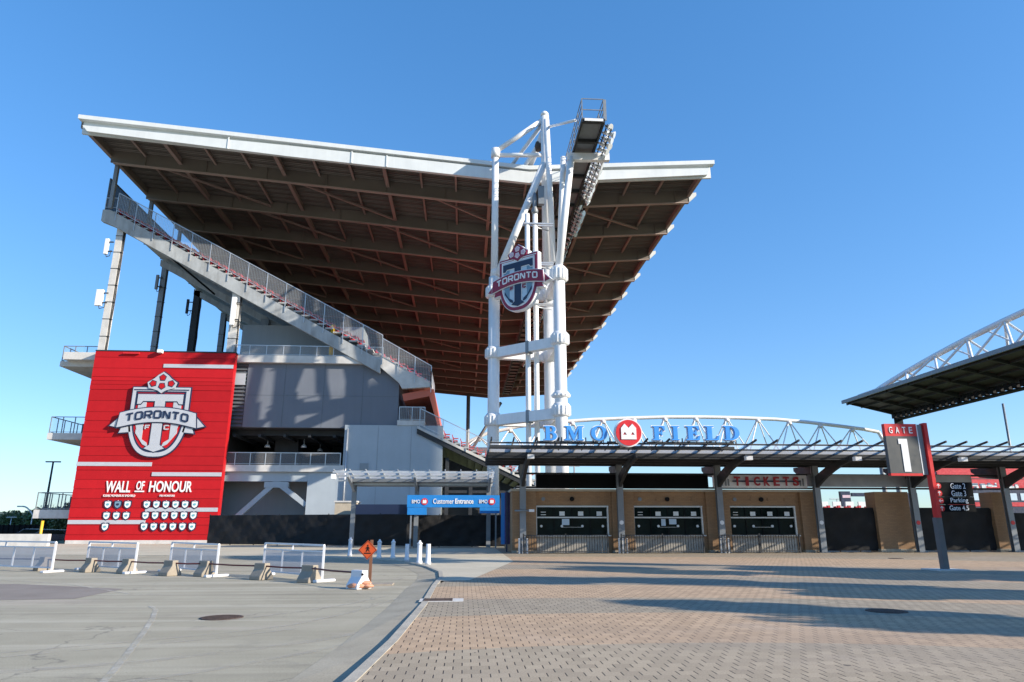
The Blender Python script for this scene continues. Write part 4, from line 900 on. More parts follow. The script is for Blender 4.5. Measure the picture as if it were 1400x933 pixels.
# ================================================================ ENTRANCE CANOPY
cn = thing('entrance_canopy', (20, 44, 0), 'long dark steel canopy with frosted glass front on grey columns', 'canopy')
cx0, cx1 = 1.35, 60.0; ZS = 5.9
m = MB(); m.box(cx0, cx1, 41.9, 47.7, ZS + .12, ZS + .35); m.build('deck', M_dksteel, cn)
m = MB()
for y in (42.0, 43.9, 45.6, 47.5): m.box(cx0, cx1, y - .1, y + .1, ZS - .16, ZS + .115)
m.build('soffit_beam', M_dksteel, cn)
zg = lambda y: 6.06 + (42 - y) * .145
m = MB(); m.quad((cx0, 42, zg(42)), (cx1, 42, zg(42)), (cx1, 39.45, zg(39.45)), (cx0, 39.45, zg(39.45))); m.build('glass_front', M_tglass, cn)
m = MB()
for y in (39.5, 40.75): m.box(cx0, cx1, y - .05, y + .05, zg(y) - .10, zg(y) - .012)
m.box(cx0, cx1, 41.85, 42.0, zg(42) - .2, zg(42) - .012)
m.build('front_rail', M_dksteel, cn)
x = cx0 + .1; m = MB()
while x < cx1:
    m.beam((x, 42.1, zg(42.1) + .08), (x, 38.95, zg(38.95) + .08), .075, .11); x += 1.29
m.build('rafter', M_dksteel, cn)
cols = [3.85, 10.42, 17.25, 24.15, 31.0, 37.8, 44.6, 51.4]
for i, x in enumerate(cols):
    c = MB(); c.box(x - .2, x + .2, 46.36, 46.40, 0.05, 5.75); c.box(x - .2, x + .2, 46.64, 46.68, .05, 5.75); c.box(x - .03, x + .03, 46.40, 46.64, .05, 5.75); c.box(x - .3, x + .3, 46.2, 46.85, 0, .05)
    c_ = c.build('column', M_steel, cn)
    b_ = MB(); n = 6
    def bez(t_): return (46.5 + (-5.2) * t_, 4.95 + 1.05 * (1 - (1 - t_) ** 2.0))
    up = [bez(k / n) for k in range(n + 1)]; dn = [(y_, z_ - (.75 - .45 * k / n)) for k, (y_, z_) in enumerate(up)]
    b_.prismx(up + dn[::-1], x - .10, x + .10)
    b_.prismx([(46.5, 5.75), (49.4, 5.85), (49.4, 5.6), (48.6, 5.15), (46.5, 4.9)], x - .10, x + .10)
    b_.build('bracket', M_dksteel, c_)
    if i % 2 == 0 or i == 3: MB().box(x - .15, x + .25, 41.0, 41.35, 5.62, 5.86).build('spotlight', M_white, c_)
    if i < 3:
        g_ = MB()
        for dx in (-.28, -.02, .24): g_.box(x + dx - .05, x + dx + .05, 46.05, 46.15, 0, .95)  # white strips stand for the sunlit bits at the column foot
        g_.build('sunlit_strip', M_white, c_)
    if i >= 1: MB().tube((x, 46.33, 1.95), (x, 46.36, 1.95), .14, n=16).build('round_badge', M_redsign if i in (4, 5) else M_white, c_)
MB().box(cx0 + 2, cx1, 46.95, 47.15, 4.2, 4.32).build('tie_beam', M_dksteel, cn); MB().box(cx0 + 2, cx1, 46.95, 47.15, 5.12, 5.24).build('tie_beam', M_dksteel, cn)
MB().tube((3.3, 46.2, 2.7), (4.2, 45.9, 2.7), .06, n=8).build('camera_arm', M_steel, cn)
MB().box(4.2, 4.55, 45.8, 46.0, 2.62, 2.78).build('camera', M_white, cn)
MB().box(bl_ + .6, cx0 + 40, 45.9, 46.0, 6.3, 6.4).build('roof_rail', M_dksteel, cn)

a = P(668, 608.5, Y=39.3); b = P(1004, 614.5, Y=39.3)
MB().box(cx0, b.x, 39.26, 39.42, b.z, a.z).build('sign_beam', M_dksteel, cn)
# rooftop lettering
LYY = 38.8
sg = thing('rooftop_lettering', P(880, 606, Y=LYY), 'blue BMO FIELD letters with a red roundel standing on the canopy edge', 'sign')
def arc(cx, cy, rx, ry, a0, a1, n=14): return [(cx + rx * math.cos(R(a0 + (a1 - a0) * i / n)), cy + ry * math.sin(R(a0 + (a1 - a0) * i / n))) for i in range(n + 1)]
GL = {
 'I': (.52, [[(0, 0), (.52, 0), (.52, .06), (.40, .10), (.40, .90), (.52, .94), (.52, 1), (0, 1), (0, .94), (.12, .90), (.12, .10), (0, .06)]]),
 'L': (.80, [[(0, 0), (.78, 0), (.82, .34), (.76, .34), (.62, .09), (.40, .07), (.40, .90), (.52, .94), (.52, 1), (0, 1), (0, .94), (.12, .90), (.12, .10), (0, .06)]]),
 'F': (.80, [[(0, 0), (.54, 0), (.54, .06), (.40, .10), (.40, .46), (.52, .46), (.58, .34), (.63, .34), (.63, .70), (.58, .70), (.52, .56), (.40, .56), (.40, .92), (.60, .91), (.74, .68), (.80, .68), (.78, 1), (0, 1), (0, .94), (.12, .90), (.12, .10), (0, .06)]]),
 'E': (.82, [[(0, 0), (.80, 0), (.84, .34), (.78, .34), (.62, .09), (.40, .08), (.40, .46), (.52, .46), (.58, .34), (.63, .34), (.63, .70), (.58, .70), (.52, .56), (.40, .56), (.40, .92), (.60, .91), (.74, .70), (.80, .70), (.78, 1), (0, 1), (0, .94), (.12, .90), (.12, .10), (0, .06)]]),
 'D': (.98, [[(0, 0), (.45, 0)] + arc(.45, .5, .53, .5, -90, 90) + [(0, 1), (0, .94), (.12, .90), (.12, .10), (0, .06)], [(.38, .09), (.38, .91)] + arc(.42, .5, .27, .41, 90, -90)]),
 'B': (.90, [[(0, 0), (.52, 0)] + arc(.55, .28, .35, .28, -90, 70) + arc(.52, .765, .30, .235, -60, 90) + [(0, 1), (0, .94), (.12, .90), (.12, .10), (0, .06)], [(.38, .08), (.38, .49), (.46, .49)] + arc(.46, .285, .17, .205, 90, -90), [(.38, .58), (.38, .92), (.44, .92)] + arc(.44, .75, .15, .17, 90, -90)]),
 'O': (1.06, [circle(.53, .5, .53, 40, .52), circle(.53, .5, .26, 32, .43)]),
 'M': (1.36, [[(0, 0), (.40, 0), (.40, .06), (.26, .10), (.26, .78), (.58, 0), (.66, 0), (.98, .80), (.98, .10), (.86, .06), (.86, 0), (1.36, 0), (1.36, .06), (1.24, .10), (1.24, .90), (1.36, .94), (1.36, 1), (.98, 1), (.68, .36), (.42, 1), (0, 1), (0, .94), (.14, .90), (.14, .10), (0, .06)]]),
}
for ch, u0, u1 in (('B', 744, 761), ('M', 772, 797.5), ('O', 808, 829), ('F', 892, 908), ('I', 918, 927.5), ('E', 938, 955), ('L', 964, 981), ('D', 989.5, 1009)):
    a = P(u0, 602.5, Y=LYY); b = P(u1, 583, Y=LYY); wd, polys = GL[ch]
    sc = lambda pl: [(x / wd * (b.x - a.x), y * (b.z - a.z)) for x, y in pl]
    fn = lambda d0: (lambda x, y, z: (a.x + x, LYY - d0 - z, a.z + y))
    l_ = place(shape_mesh([sc(p_) for p_ in polys], .12), fn(.08)).build('letter', M_bluelet, sg)
    place(shape_mesh([sc(p_) for p_ in polys], .10, .045), fn(-.04)).build('letter_return', M_white, l_)
    for k in (.15, .8): MB().box(a.x + k * (b.x - a.x) - .02, a.x + k * (b.x - a.x) + .02, LYY, LYY + .06, a.z - .25, a.z + .02).build('letter_post', M_dksteel, l_)
a = P(859, 592, Y=LYY - .35); rr = (P(878, 592, Y=LYY - .35).x - a.x)
fn = lambda d0: (lambda x, y, z: (a.x + x * rr, LYY - .35 - d0 - z, a.z + y * rr))
dsc = place(shape_mesh([circle(0, 0, 1.0, 48)], .30), fn(-.1)).build('roundel', M_white, sg)
place(shape_mesh([circle(0, 0, .91, 48)], .05), fn(.08)).build('roundel_face', M_redsign, dsc)
place(shape_mesh([[(-.55, -.48), (.53, -.48), (.53, .32), (.27, .62), (-.01, .32), (-.29, .62), (-.55, .32)], [(-.42, -.16), (-.29, .05), (-.14, -.16)], [(.14, -.16), (.28, .05), (.42, -.16)]], .04), fn(.13)).build('emblem', M_white, dsc)
m = MB(); z_ = P(800, 604.5, Y=LYY).z
for u0, u1 in ((735, 818), (830, 842), (884, 1003)): m.box(P(u0, 600, Y=LYY).x, P(u1, 600, Y=LYY).x, LYY, LYY + .1, z_ - .05, z_ + .05)
for k in range(9): x = P(735 + k * 33, 600, Y=LYY).x; m.beam((x, LYY + .05, z_), (x, LYY + .05, zg(LYY) + .1), .06, .06, (0, 1, 0)); m.beam((x, LYY + .05, z_), (x, LYY + 1.6, zg(42)), .05, .05)
m.build('letter_rail', M_dksteel, sg)

# railing fences in front of the ticket windows
for (u0, u1, lab) in ((716, 832, 'grey picket railing in front of the leftmost ticket window'), (851, 964, 'grey picket railing in front of the middle ticket window'), (986, 1096, 'grey picket railing in front of the ticket window under the TICKETS sign')):
    xa, xb = P(u0, 755, Y=45.6).x, P(u1, 755, Y=45.6).x; m = MB(); y = 45.75
    nb = int((xb - xa) / .17)
    for i in range(nb + 1): x = xa + (xb - xa) * i / nb; m.box(x - .018, x + .018, y - .018, y + .018, .08, 1.12)
    for z in (.12, 1.12): m.box(xa, xb, y - .03, y + .03, z, z + .05)
    e = thing('picket_railing', ((xa + xb) / 2, y, 0), lab, 'railing', 'picket railings before the ticket windows')
    m.build('pickets', M_dksteel, e)
    for i in range(3): x = xa + (xb - xa) * i / 2; MB().box(x - .04, x + .04, y - .04, y + .04, 0, 1.25).build('post', M_dksteel, e)

# black gates and brick piers right of the booth
def fence_panel(mb, a, b, z0, z1, amp=.04, nx=40, nz=14, seed=0):
    rs = random.Random(seed); a = Vector(a); b = Vector(b); d = (b - a).normalized(); nrm = Vector((d.y, -d.x, 0)); ph = [rs.uniform(0, 6) for _ in range(8)]
    vs = []; L_ = (b - a).length; nx = max(nx, int(L_ * 5))
    for i in range(nx + 1):
        for j in range(nz + 1):
            u = i / nx * L_; v = j / nz * (z1 - z0)
            o = amp * (math.sin(u * 1.9 + v * 2.4 + ph[0]) + .7 * math.sin(u * 4.3 - v * 3.1 + ph[1]) + .5 * math.sin(u * 7.7 + v * 6.0 + ph[2]) + .4 * math.sin(-u * 3 + v * 9 + ph[3]))
            p = a + d * u + nrm * o; vs.append((p.x, p.y, z0 + v + .03 * math.sin(u * 2 + ph[4]) * (j == nz)))
    fs = [(i * (nz + 1) + j, (i + 1) * (nz + 1) + j, (i + 1) * (nz + 1) + j + 1, i * (nz + 1) + j + 1) for i in range(nx) for j in range(nz)]
    mb.add(vs, fs, True)
def fence(name, a, b, z0, z1, label, posts=5, amp=.035, seed=1, cat='fence', group=None):
    e = thing(name, ((a[0] + b[0]) / 2, (a[1] + b[1]) / 2, z0), label, cat, group)
    m = MB(); m.keep = True; fence_panel(m, (a[0], a[1], 0), (b[0], b[1], 0), z0 + .08, z1, amp, seed=seed); m.build('fabric', M_fence, e)
    m = MB(); m.beam((a[0], a[1] + .1, z1), (b[0], b[1] + .1, z1), .06, .06); m.build('top_rail', M_dksteel, e)
    for i in range(posts):
        p = lerp((*a, 0), (*b, 0), i / (posts - 1)); MB().tube((p.x, p.y + .12, z0), (p.x, p.y + .12, z1 + .12), .045, n=8).build('post', M_dksteel, e)
    return e
piers = [(31.25, 33.1, 'tan brick pier between the two black gates'), (38.0, 39.6, 'tan brick pier at the right edge beside the grey column'), (45.0, 46.8, 'tan brick pier farthest right under the canopy')]
for xa, xb, lab in ((P(1205, 750, Y=BY).x, P(1252, 750, Y=BY).x, piers[0][2]), (P(1362, 750, Y=BY).x + .3, P(1362, 750, Y=BY).x + 1.3, piers[1][2]), (45.0, 46.8, piers[2][2])):
    e = thing('brick_pier', ((xa + xb) / 2, BY + .6, 0), lab, 'pier', 'brick piers under the canopy')
    MB().box(xa, xb, BY, BY + 1.2, .2, 4.05).build('shaft', M_brick, e); MB().box(xa - .05, xb + .05, BY - .06, BY + 1.25, 0, .2).build('base', M_conccream, e)
fence('black_gate', (P(1122, 750, Y=47.6).x, 47.6), (P(1205, 750, Y=47.6).x, 47.6), 0, 2.95, 'black fabric covered gate left of the brick pier under the silver panel', 4, .03, 11, 'gate', 'fabric covered gates under the canopy')
fence('black_gate', (P(1252, 750, Y=47.6).x, 47.6), (P(1365, 750, Y=47.6).x, 47.6), 0, 2.95, 'black fabric covered gate behind the red gate post', 4, .03, 12, 'gate', 'fabric covered gates under the canopy')
fence('black_gate', (P(1378, 750, Y=47.0).x + .6, 47.6), (60, 47.6), 0, 2.6, 'black fabric covered gate at the right edge of the photo', 4, .05, 13, 'gate', 'fabric covered gates under the canopy')

# ================================================================ LEFT FENCES AND CUSTOMER ENTRANCE
fence('screen_fence', (-24.6, 70.0), (-5.05, 62.3), 0, 2.72, 'long black screen fence between the red wall and the blue entrance', 9, .03, 21)
fence('screen_fence', (-4.9, 61.0), (3.45, 60.0), 0, 2.62, 'wrinkled black screen fence under the blue entrance sign', 4, .06, 22)
pr = P(457, 703, Y=67.6); pr2 = P(488, 685, Y=67.6)
e = thing('concrete_pier', ((pr.x + pr2.x) / 2, 68, 0), 'square tan concrete pier rising behind the black screen fence', 'pier')
MB().box(pr.x, pr2.x, 67.6, 69.6, 0, pr2.z - .15).build('shaft', M_conccream, e); MB().box(pr.x - .08, pr2.x + .08, 67.5, 69.7, pr2.z - .15, pr2.z).build('cap', M_concl, e)
m = MB().box(pr2.x + .1, -4.6, 66.5, 67, 0, 3.7); tag(m.build('site_wall', M_navy), 'dark navy low wall behind the screen fence by the tan pier', 'wall')
# blue header sign
CY = 57.0
cs = thing('entrance_sign', P(618, 700, Y=CY), 'blue banner arch reading Customer Entrance over the black fence', 'sign')
def cpan(u0, u1, v0, v1, d=0.0):
    a = P(u0, v0, Y=CY); b = P(u1, v1, Y=CY); return MB().box(a.x, b.x, CY - d, CY + .3 - d, b.z, a.z)
hd = cpan(557, 683, 677, 694).build('header', M_bluesign, cs)
cpan(557, 583, 694.1, 704).build('side_panel', M_bluesign, cs); cpan(656, 683, 694.1, 702).build('side_panel', M_bluesign, cs)
m = MB()
for u in (562, 678): x = P(u, 700, Y=CY).x; m.box(x - .06, x + .06, CY + .1, CY + .22, 0, 3)
m.build('post', M_steel, cs)
def ctext(s, u0, u1, v0, v1, wgt, m_=M_white): wtext(s, u0, v1, u1, v0, CY - .03, wgt, 0, m_, cs, 'lettering', .03)
ctext('Customer', 592, 620.5, 682, 689, .012); ctext('Entrance', 622, 647.5, 682, 689, .03); ctext('BMO', 563, 574.5, 683.5, 688.5, .012); ctext('BMO', 655, 666.5, 683.5, 688.5, .012)
for u in (580.5, 672.5):
    a = P(u, 686, Y=CY); rr = .27; fn = (lambda a_: (lambda d0: (lambda x, y, z: (a_.x + x * rr, CY - .02 - d0 - z, a_.z + y * rr))))(a)
    q_ = place(shape_mesh([circle(0, 0, 1, 24)], .04), fn(.0)).build('roundel', M_redsign, cs)
    place(shape_mesh([[(-.55, -.5), (.55, -.5), (.55, .3), (.28, .6), (0, .3), (-.28, .6), (-.55, .3)]], .02), fn(.03)).build('emblem', M_white, q_)
# blue & purple banner post left of the booth
bn_ = thing('banner_panel', (P(690, 750, Y=49.5).x, 49.5, 0), 'narrow blue and purple banner panel beside the ticket booth corner', 'banner')
MB().box(P(685, 700, Y=49.5).x, P(690, 700, Y=49.5).x, 49.5, 49.6, .5, 4.0).build('panel', M_bluesign, bn_); MB().box(P(690.2, 700, Y=49.4).x, P(697, 700, Y=49.4).x, 49.4, 49.5, .5, 4.05).build('panel', mat('purple banner', (.05, .035, .16), .5, var=.4, scale=3), bn_)
MB().box(P(692, 700, Y=49.2).x, P(694, 700, Y=49.2).x, 49.2, 49.35, 0, 4.1).build('post', M_navy, bn_)

# small canopy on the left
c2 = thing('small_canopy', (-4, 57.5, 0), 'smaller pale steel canopy in front of the blue grey wall', 'canopy')
Ya = 55.6; xa, xb = P(455, 645, Y=Ya).x, P(676, 645, Y=Ya).x; za = P(560, 655, Y=59).z
m = MB(); m.box(xa + .9, xb, 58, 61.5, 5.25, 5.5); m.build('deck', M_steel, c2)
m = MB(); m.quad((xa, 58.2, 5.53), (xb, 58.2, 5.53), (xb, Ya, 5.97), (xa, Ya, 5.97)); m.build('glass_front', M_tglass, c2)
m = MB()
for y, z in ((Ya, 5.87), (56.9, 5.66), (58.1, 5.36)): m.box(xa, xb, y - .06, y + .06, z - .08, z + .06)
for y in (59.3, 60.6, 61.4): m.box(xa + .9, xb, y - .1, y + .1, 5.05, 5.24)
m.build('front_rail', M_galv, c2)
m = MB(); x = xa + .1
while x < xb: m.beam((x, 58.2, 5.60), (x, Ya - .22, 6.04), .07, .08); x += 1.25
m.build('rafter', M_galv, c2)
for u in (484, 570, 668):
    x = P(u, 680, Y=60).x; c = MB().box(x - .18, x + .18, 60 - .15, 60 + .15, 0, 5.2).build('column', M_steel, c2)
    MB().prismx([(60, 5.2), (56.2, 5.75), (56.2, 5.5), (60, 4.5)], x - .09, x + .09).build('bracket', M_galv, c2)
MB().box(xa - .1, xa + .25, Ya - .1, Ya + .3, 5.3, 5.7).build('spotlight', M_white, c2)
# low wall between tower and booth
m = MB().box(3.3, 5.5, 57.4, 57.9, 0, 4.3); tag(m.build('site_wall', M_conc), 'grey concrete wall between the white tower and the booth corner', 'wall')

# ================================================================ STREET FURNITURE
# bollards
bdefs = [(585, 772, 25, 'white', False, 'white bollard nearest the kerb, rightmost of the sunlit ones', .115), (573, 771, 27, 'white', True, 'white bollard with a pointed cap between two flat ones', .12), (556, 767.5, 21, 'white', False, 'flat topped white bollard, leftmost in the sunlight', .105),
         (537, 764, 22, 'white', True, 'capped bollard in the shade nearest the sunlit bollards', .115), (518, 764, 22, 'white', True, 'capped bollard in the shade just right of the orange sign', .115), (478, 761, 22, 'white', True, 'shaded bollard standing left of the orange sign', .115)]
for u, v, hpx, _, cap, lab, r_ in bdefs:
    p = P(u, v, Z=0.004); h_ = hpx / 933 * p.y * 1.02
    e = thing('bollard', (p.x, p.y, 0.004), lab, 'bollard', 'white bollards by the kerb')
    MB().lathe(p, [(r_ * 1.25, 0), (r_ * 1.25, .10), (r_, .16), (r_ * .93, h_ * .86), (r_ * .93, h_ * (.88 if cap else 1.0))], 20).build('shaft', M_plastic, e)
    if cap: MB().lathe((p.x, p.y, p.z + h_ * .88), [(r_ * 1.12, 0), (r_ * 1.12, .04), (r_ * .75, .08), (.06, .11), (.05, .16), (.02, .18)], 20).build('cap', M_plastic, e)
# low concrete barrier blocks joined by rusty pipes
blk = [(54, 781), (118, 783), (169, 785), (228, 788), (276, 789), (354, 793.5), (420, 797.5)]
labs = ['concrete barrier block leftmost, in front of the long mesh barricade', 'shaded concrete block at the left foot of the second barricade from the left', 'concrete block at the right foot of the second barricade from the left',
        'concrete block at the left foot of the third barricade from the left', 'concrete block at the right foot of the third barricade from the left', 'concrete block at the left foot of the barricade nearest the orange sign', 'concrete block between the nearest barricade and the white plastic block']
bp = []
def block(p, yaw, m_, lab, name, s=1.0, cat='barrier block', group='concrete blocks joined by pipes'):
    e = thing(name, (p.x, p.y, ZR), lab, cat, group)
    prof = [(-.30, 0), (.30, 0), (.30, .12), (.13, .36), (.12, .56), (-.12, .56), (-.13, .36), (-.30, .12)]
    m = MB(); m.prism([(x * s, z * s) for x, z in prof], -.27 * s, .27 * s); c, sn = math.cos(yaw), math.sin(yaw)
    m.v = [(p.x + x * c - y * sn, p.y + x * sn + y * c, ZR + z) for x, y, z in m.v]
    m.build('body', m_, e, bevel=.025); return e
for (u, v), lab in zip(blk, labs):
    p = P(u, v, Z=ZR); p = p + Vector((0, .25, 0)); bp.append(p); block(p, R(50 + random.uniform(-8, 8)), M_block, lab, 'barrier_block')
p = P(489, 806, Z=ZR) + Vector((0, .2, 0)); bp.append(p)
e = block(p, R(48), M_plastic, 'white plastic barrier block beside the orange sign', 'barrier_block', .95, group='concrete blocks joined by pipes')
MB().tube((p.x + .12, p.y - .26, ZR + .42), (p.x + .13, p.y - .16, ZR + .42), .035, n=10).build('pipe_socket', M_black, e)
bp = [P(-60, 777, Z=ZR) + Vector((0, .25, 0))] + bp
plabs = ['rusty pipe rail running out of the photo at the left edge', 'rusty pipe rail between the leftmost two concrete blocks', 'rusty pipe rail in front of the second barricade from the left', 'rusty pipe rail between the second and third barricades', 'rusty pipe rail in front of the third barricade from the left', 'long rusty pipe rail between the third barricade and the nearest one', 'rusty pipe rail in front of the barricade nearest the orange sign', 'rusty pipe rail ending at the white plastic block']
for a, b, lab in zip(bp, bp[1:], plabs):
    m = MB(); z = ZR + .46; mid = lerp(a, b, .5); m.path([(a.x, a.y - .05, z), (mid.x, mid.y - .05, z - .02), (b.x, b.y - .05, z)], .028, 8); tag(m.build('pipe_rail', M_rustpipe), lab, 'pipe rail', 'rusty pipes between the blocks')
# white steel barricades with mesh
def barricade(u0, v0, u1, v1, ht, lab, n=3):
    a = P(u0, v0, Z=ZR); b = P(u1, v1, Z=ZR); d = (b - a).normalized(); nrm = Vector((d.y, -d.x, 0))
    e = thing('barricade', ((a.x + b.x) / 2, (a.y + b.y) / 2, ZR), lab, 'barricade', 'white steel mesh barricades along the kerb')
    up = lambda p, z: Vector((p.x, p.y, ZR + z)); f = MB()
    for p in (a, b): f.beam(up(p, .05), up(p, ht), .07, .07, (0, 1, 0))
    f.beam(up(a, ht), up(b, ht), .06, .06); f.beam(up(a, ht * .82), up(b, ht * .82), .05, .05); f.beam(up(a, .18), up(b, .18), .05, .05)
    for i in range(1, n): p = lerp(a, b, i / n); f.beam(up(p, .18), up(p, ht * .82), .05, .05, (0, 1, 0))
    p = lerp(a, b, .5); f.beam(up(p, ht * .82), up(p, ht), .05, .05, (0, 1, 0))
    f.build('frame', M_plastic, e)
    q = MB(); q.quad(up(a, .18), up(b, .18), up(b, ht * .82), up(a, ht * .82)); q.build('mesh_infill', M_bmesh, e)
    for p in (a, b):
        fm = MB(); fm.beam(up(p, .045) - nrm * .45, up(p, .045) + nrm * .45 + d * .1, .22, .09); fm.build('foot', M_plastic, e, bevel=.03)
M_bmesh = mesh_mat('white barricade mesh', (.50, .51, .57), .62)
barricade(-60, 777, 70, 783, 1.18, 'long white mesh barricade leaning at the left edge of the photo', 5)
barricade(117, 779, 183, 784.5, 1.15, 'white mesh barricade second from the left, below the red wall crest')
barricade(231, 781.5, 295, 789, 1.15, 'white mesh barricade third from the left, at the right end of the red wall')
barricade(359, 787, 440, 796, 1.18, 'white mesh barricade nearest the orange sign')
# orange diamond sign with sandbag
p = P(505, 800, Z=ZR); sgn = thing('road_sign', (p.x, p.y, ZR), 'orange diamond work sign on a timber post with a sandbag', 'sign')
MB().box(p.x - .04, p.x + .05, p.y - .03, p.y + .04, ZR + .03, ZR + 1.38).build('post', M_wood, sgn)
zc = P(503, 752, Y=p.y).z; xc = P(503, 752, Y=p.y).x; hh = .30
fn = lambda d0: (lambda x, y, z: (xc + x, p.y - .06 - d0 - z, zc + y))
fc_ = place(shape_mesh([[(0, -hh), (hh, 0), (0, hh), (-hh, 0)]], .02), fn(0)).build('face', M_orange, sgn)
place(shape_mesh([[(0, -hh * .93), (hh * .93, 0), (0, hh * .93), (-hh * .93, 0)], [(0, -hh * .88), (hh * .88, 0), (0, hh * .88), (-hh * .88, 0)]], .004), fn(.013)).build('border', M_black, fc_)
wm = MB()
for poly in (circle(.0, .135, .025, 14), [(-.03, .10), (.03, .10), (.035, .01), (.075, -.05), (.05, -.06), (.01, .0), (-.03, -.06), (-.06, -.055), (-.03, .01)], [(.03, .09), (.07, .04), (.055, .03), (.02, .07)], [(-.03, .09), (-.07, .05), (-.055, .03), (-.02, .07)], [(-.11, -.12), (.11, -.12), (.11, -.085), (-.11, -.085)]):
    place(shape_mesh([poly], .004), fn(.014), wm)
wm.build('pictogram', M_black, fc_)
m = MB(); m.box(p.x - .45, p.x + .75, p.y - .35, p.y + .35, ZR, ZR + .045); m.build('base_board', mat('grey board', (.30, .26, .21), .8, var=.2, scale=4), sgn)
m = MB(); rs = random.Random(5); sbx, sby = P(495, 804, Z=ZR).x + .08, P(495, 804, Z=ZR).y - .25
for (dx, dy, dz, sx, sy, sz) in ((-.16, -.22, .06, .26, .18, .085), (.04, -.14, .13, .20, .16, .075), (-.30, -.18, .05, .16, .13, .06), (.16, -.22, .05, .17, .14, .06)):
    n1, n2 = 14, 8; vs = []
    for j in range(n2 + 1):
        th = math.pi * j / n2
        for i in range(n1):
            q = 2 * math.pi * i / n1; k_ = 1 + rs.uniform(-.16, .16); vs.append((sbx + dx + sx * math.sin(th) * math.cos(q) * k_, sby + dy + sy * math.sin(th) * math.sin(q) * k_, ZR + .04 + dz + sz * math.cos(th) * k_))
    m.add(vs, [(j * n1 + i, j * n1 + (i + 1) % n1, (j + 1) * n1 + (i + 1) % n1, (j + 1) * n1 + i) for j in range(n2) for i in range(n1)], True)
tag(m.build('sandbag', M_sand), 'faded orange sandbags slumped on the base of the orange sign', 'sandbag')

# GATE 1 sign
SY = 27.6
gp = thing('gate_sign', (19.13, SY, 0), 'tall red gate post carrying a grey board reading GATE 1', 'sign')
a0 = P(1206.5, 580, Y=SY); a1 = P(1257, 651, Y=SY); xa, xb, z0, z1 = a0.x, a0.x + 1.38, a1.z, a0.z
MB().box(xa, xb, SY - .10, SY + .10, z0 + .10, z1 - .52).build('board', mat('charcoal board', (.062, .070, .074), .45, var=.05), gp)
MB().box(xa, xb, SY - .10, SY + .10, z1 - .517, z1).build('top_band', M_redsign, gp); MB().box(xa, xb, SY - .10, SY + .10, z0, z0 + .097).build('bottom_band', M_redsign, gp)
MB().box(xb + .003, xb + .04, SY - .11, SY + .11, z0 + .05, z1).build('edge_strip', M_white, gp)
for i, ch in enumerate('GATE'): place(text_mesh(ch, .02, .012), front(xa + .17 + i * .29, z1 - .40, .15, .27, SY - .112)).build('letter', M_white, gp)
place(shape_mesh([[(.28, 0), (.60, 0), (.60, 1), (.17, 1), (.17, .84), (.28, .84)]], .02), lambda x, y, d: (xa + .35 + x * .9, SY - .112 - d, z0 + .16 + y * 1.36)).build('numeral', M_white, gp)
MB().box(xb + .045, xb + .26, SY - .06, SY + .06, z0 + .05, z1 - .02).build('grey_fin', M_steel, gp)
px_ = xb + .30
MB().box(px_, px_ + .15, SY - .18, SY + .12, 2.05, z1 + .04).build('red_post', M_redsign, gp)
MB().box(px_ - .04, px_ + .19, SY - .12, SY + .14, 0, 2.05).build('lower_post', mat('dark grey post paint', (.10, .11, .12), .5, var=.15, scale=3), gp)
MB().box(px_ - .55, px_ + .7, SY - .55, SY + .6, 0.001, .05).build('base_slab', M_concl, gp)
# direction blades
bxx = P(1272, 700, Y=SY).x; x2 = P(1334, 700, Y=SY).x
for i, (s_, v0, v1, ud, ut, ue, left) in enumerate((('Gate 2', 661, 668.5, 1281.5, 1300, 1319, 0), ('Gate 3', 671, 678.5, 1283, 1301.5, 1320, 0), ('Parking', 681, 689, 1285, 1300.5, 1323, 1), ('Gate 4,5', 691.5, 699, 1286.5, 1299, 1324, 0))):
    va, vb = v0 - 1.3, v1 + 1.1
    bl = MB().box(px_ + .22, x2, SY - .05, SY + .05, P(1300, vb, Y=SY).z + .004, P(1300, va, Y=SY).z).build('direction_blade', M_matblack, gp)
    wtext(s_, ut, v1, ue, v0, SY - .06, .002, 0, M_white, bl, 'lettering', .015)
    c = P(ud, (v0 + v1) / 2, Y=SY); rr = .125
    fn = (lambda c_: (lambda d0: (lambda x, y, z: (c_.x + x * rr, SY - .055 - d0 - z, c_.z + y * rr))))(c)
    place(shape_mesh([circle(0, 0, 1, 24)], .01), fn(.0)).build('arrow_disc', M_redsign, bl)
    ar = [(0, .75), (.55, .15), (.4, .02), (.1, .35), (.1, -.7), (-.1, -.7), (-.1, .35), (-.4, .02), (-.55, .15)]
    if left: ar = [(-y, x) for x, y in ar]
    place(shape_mesh([ar], .008), fn(.008)).build('arrow', M_white, bl)

# ================================================================ FAR STRUCTURES
# arched truss over the far end
ay = 204
ap = [P(u, v, Y=ay) for u, v in ((641, 604), (665, 593), (710, 583), (760, 577.5), (810, 574), (860, 572), (910, 570.5), (960, 570.5), (1010, 571.5), (1060, 573.5), (1105, 577.5), (1150, 583), (1180, 587), (1201, 591), (1210, 606))]
tr = thing('arched_roof_truss', (65, ay, 0), 'long white arched roof truss on the far side behind the canopy', 'truss')
m = MB(); m.path(ap, .55, 10); m.build('top_chord', M_white, tr)
zbm = P(960, 618, Y=ay).z
for dy in (-3.5, 3.5): MB().tube((ap[0].x - 2, ay + dy, zbm), (ap[-1].x + 1, ay + dy, zbm), .5, n=10).build('bottom_chord', M_white, tr)
def top_at(x):
    for a, b in zip(ap, ap[1:]):
        if a.x <= x <= b.x: return a.z + (b.z - a.z) * (x - a.x) / (b.x - a.x)
    return ap[-1].z
u = 655; webs = MB()
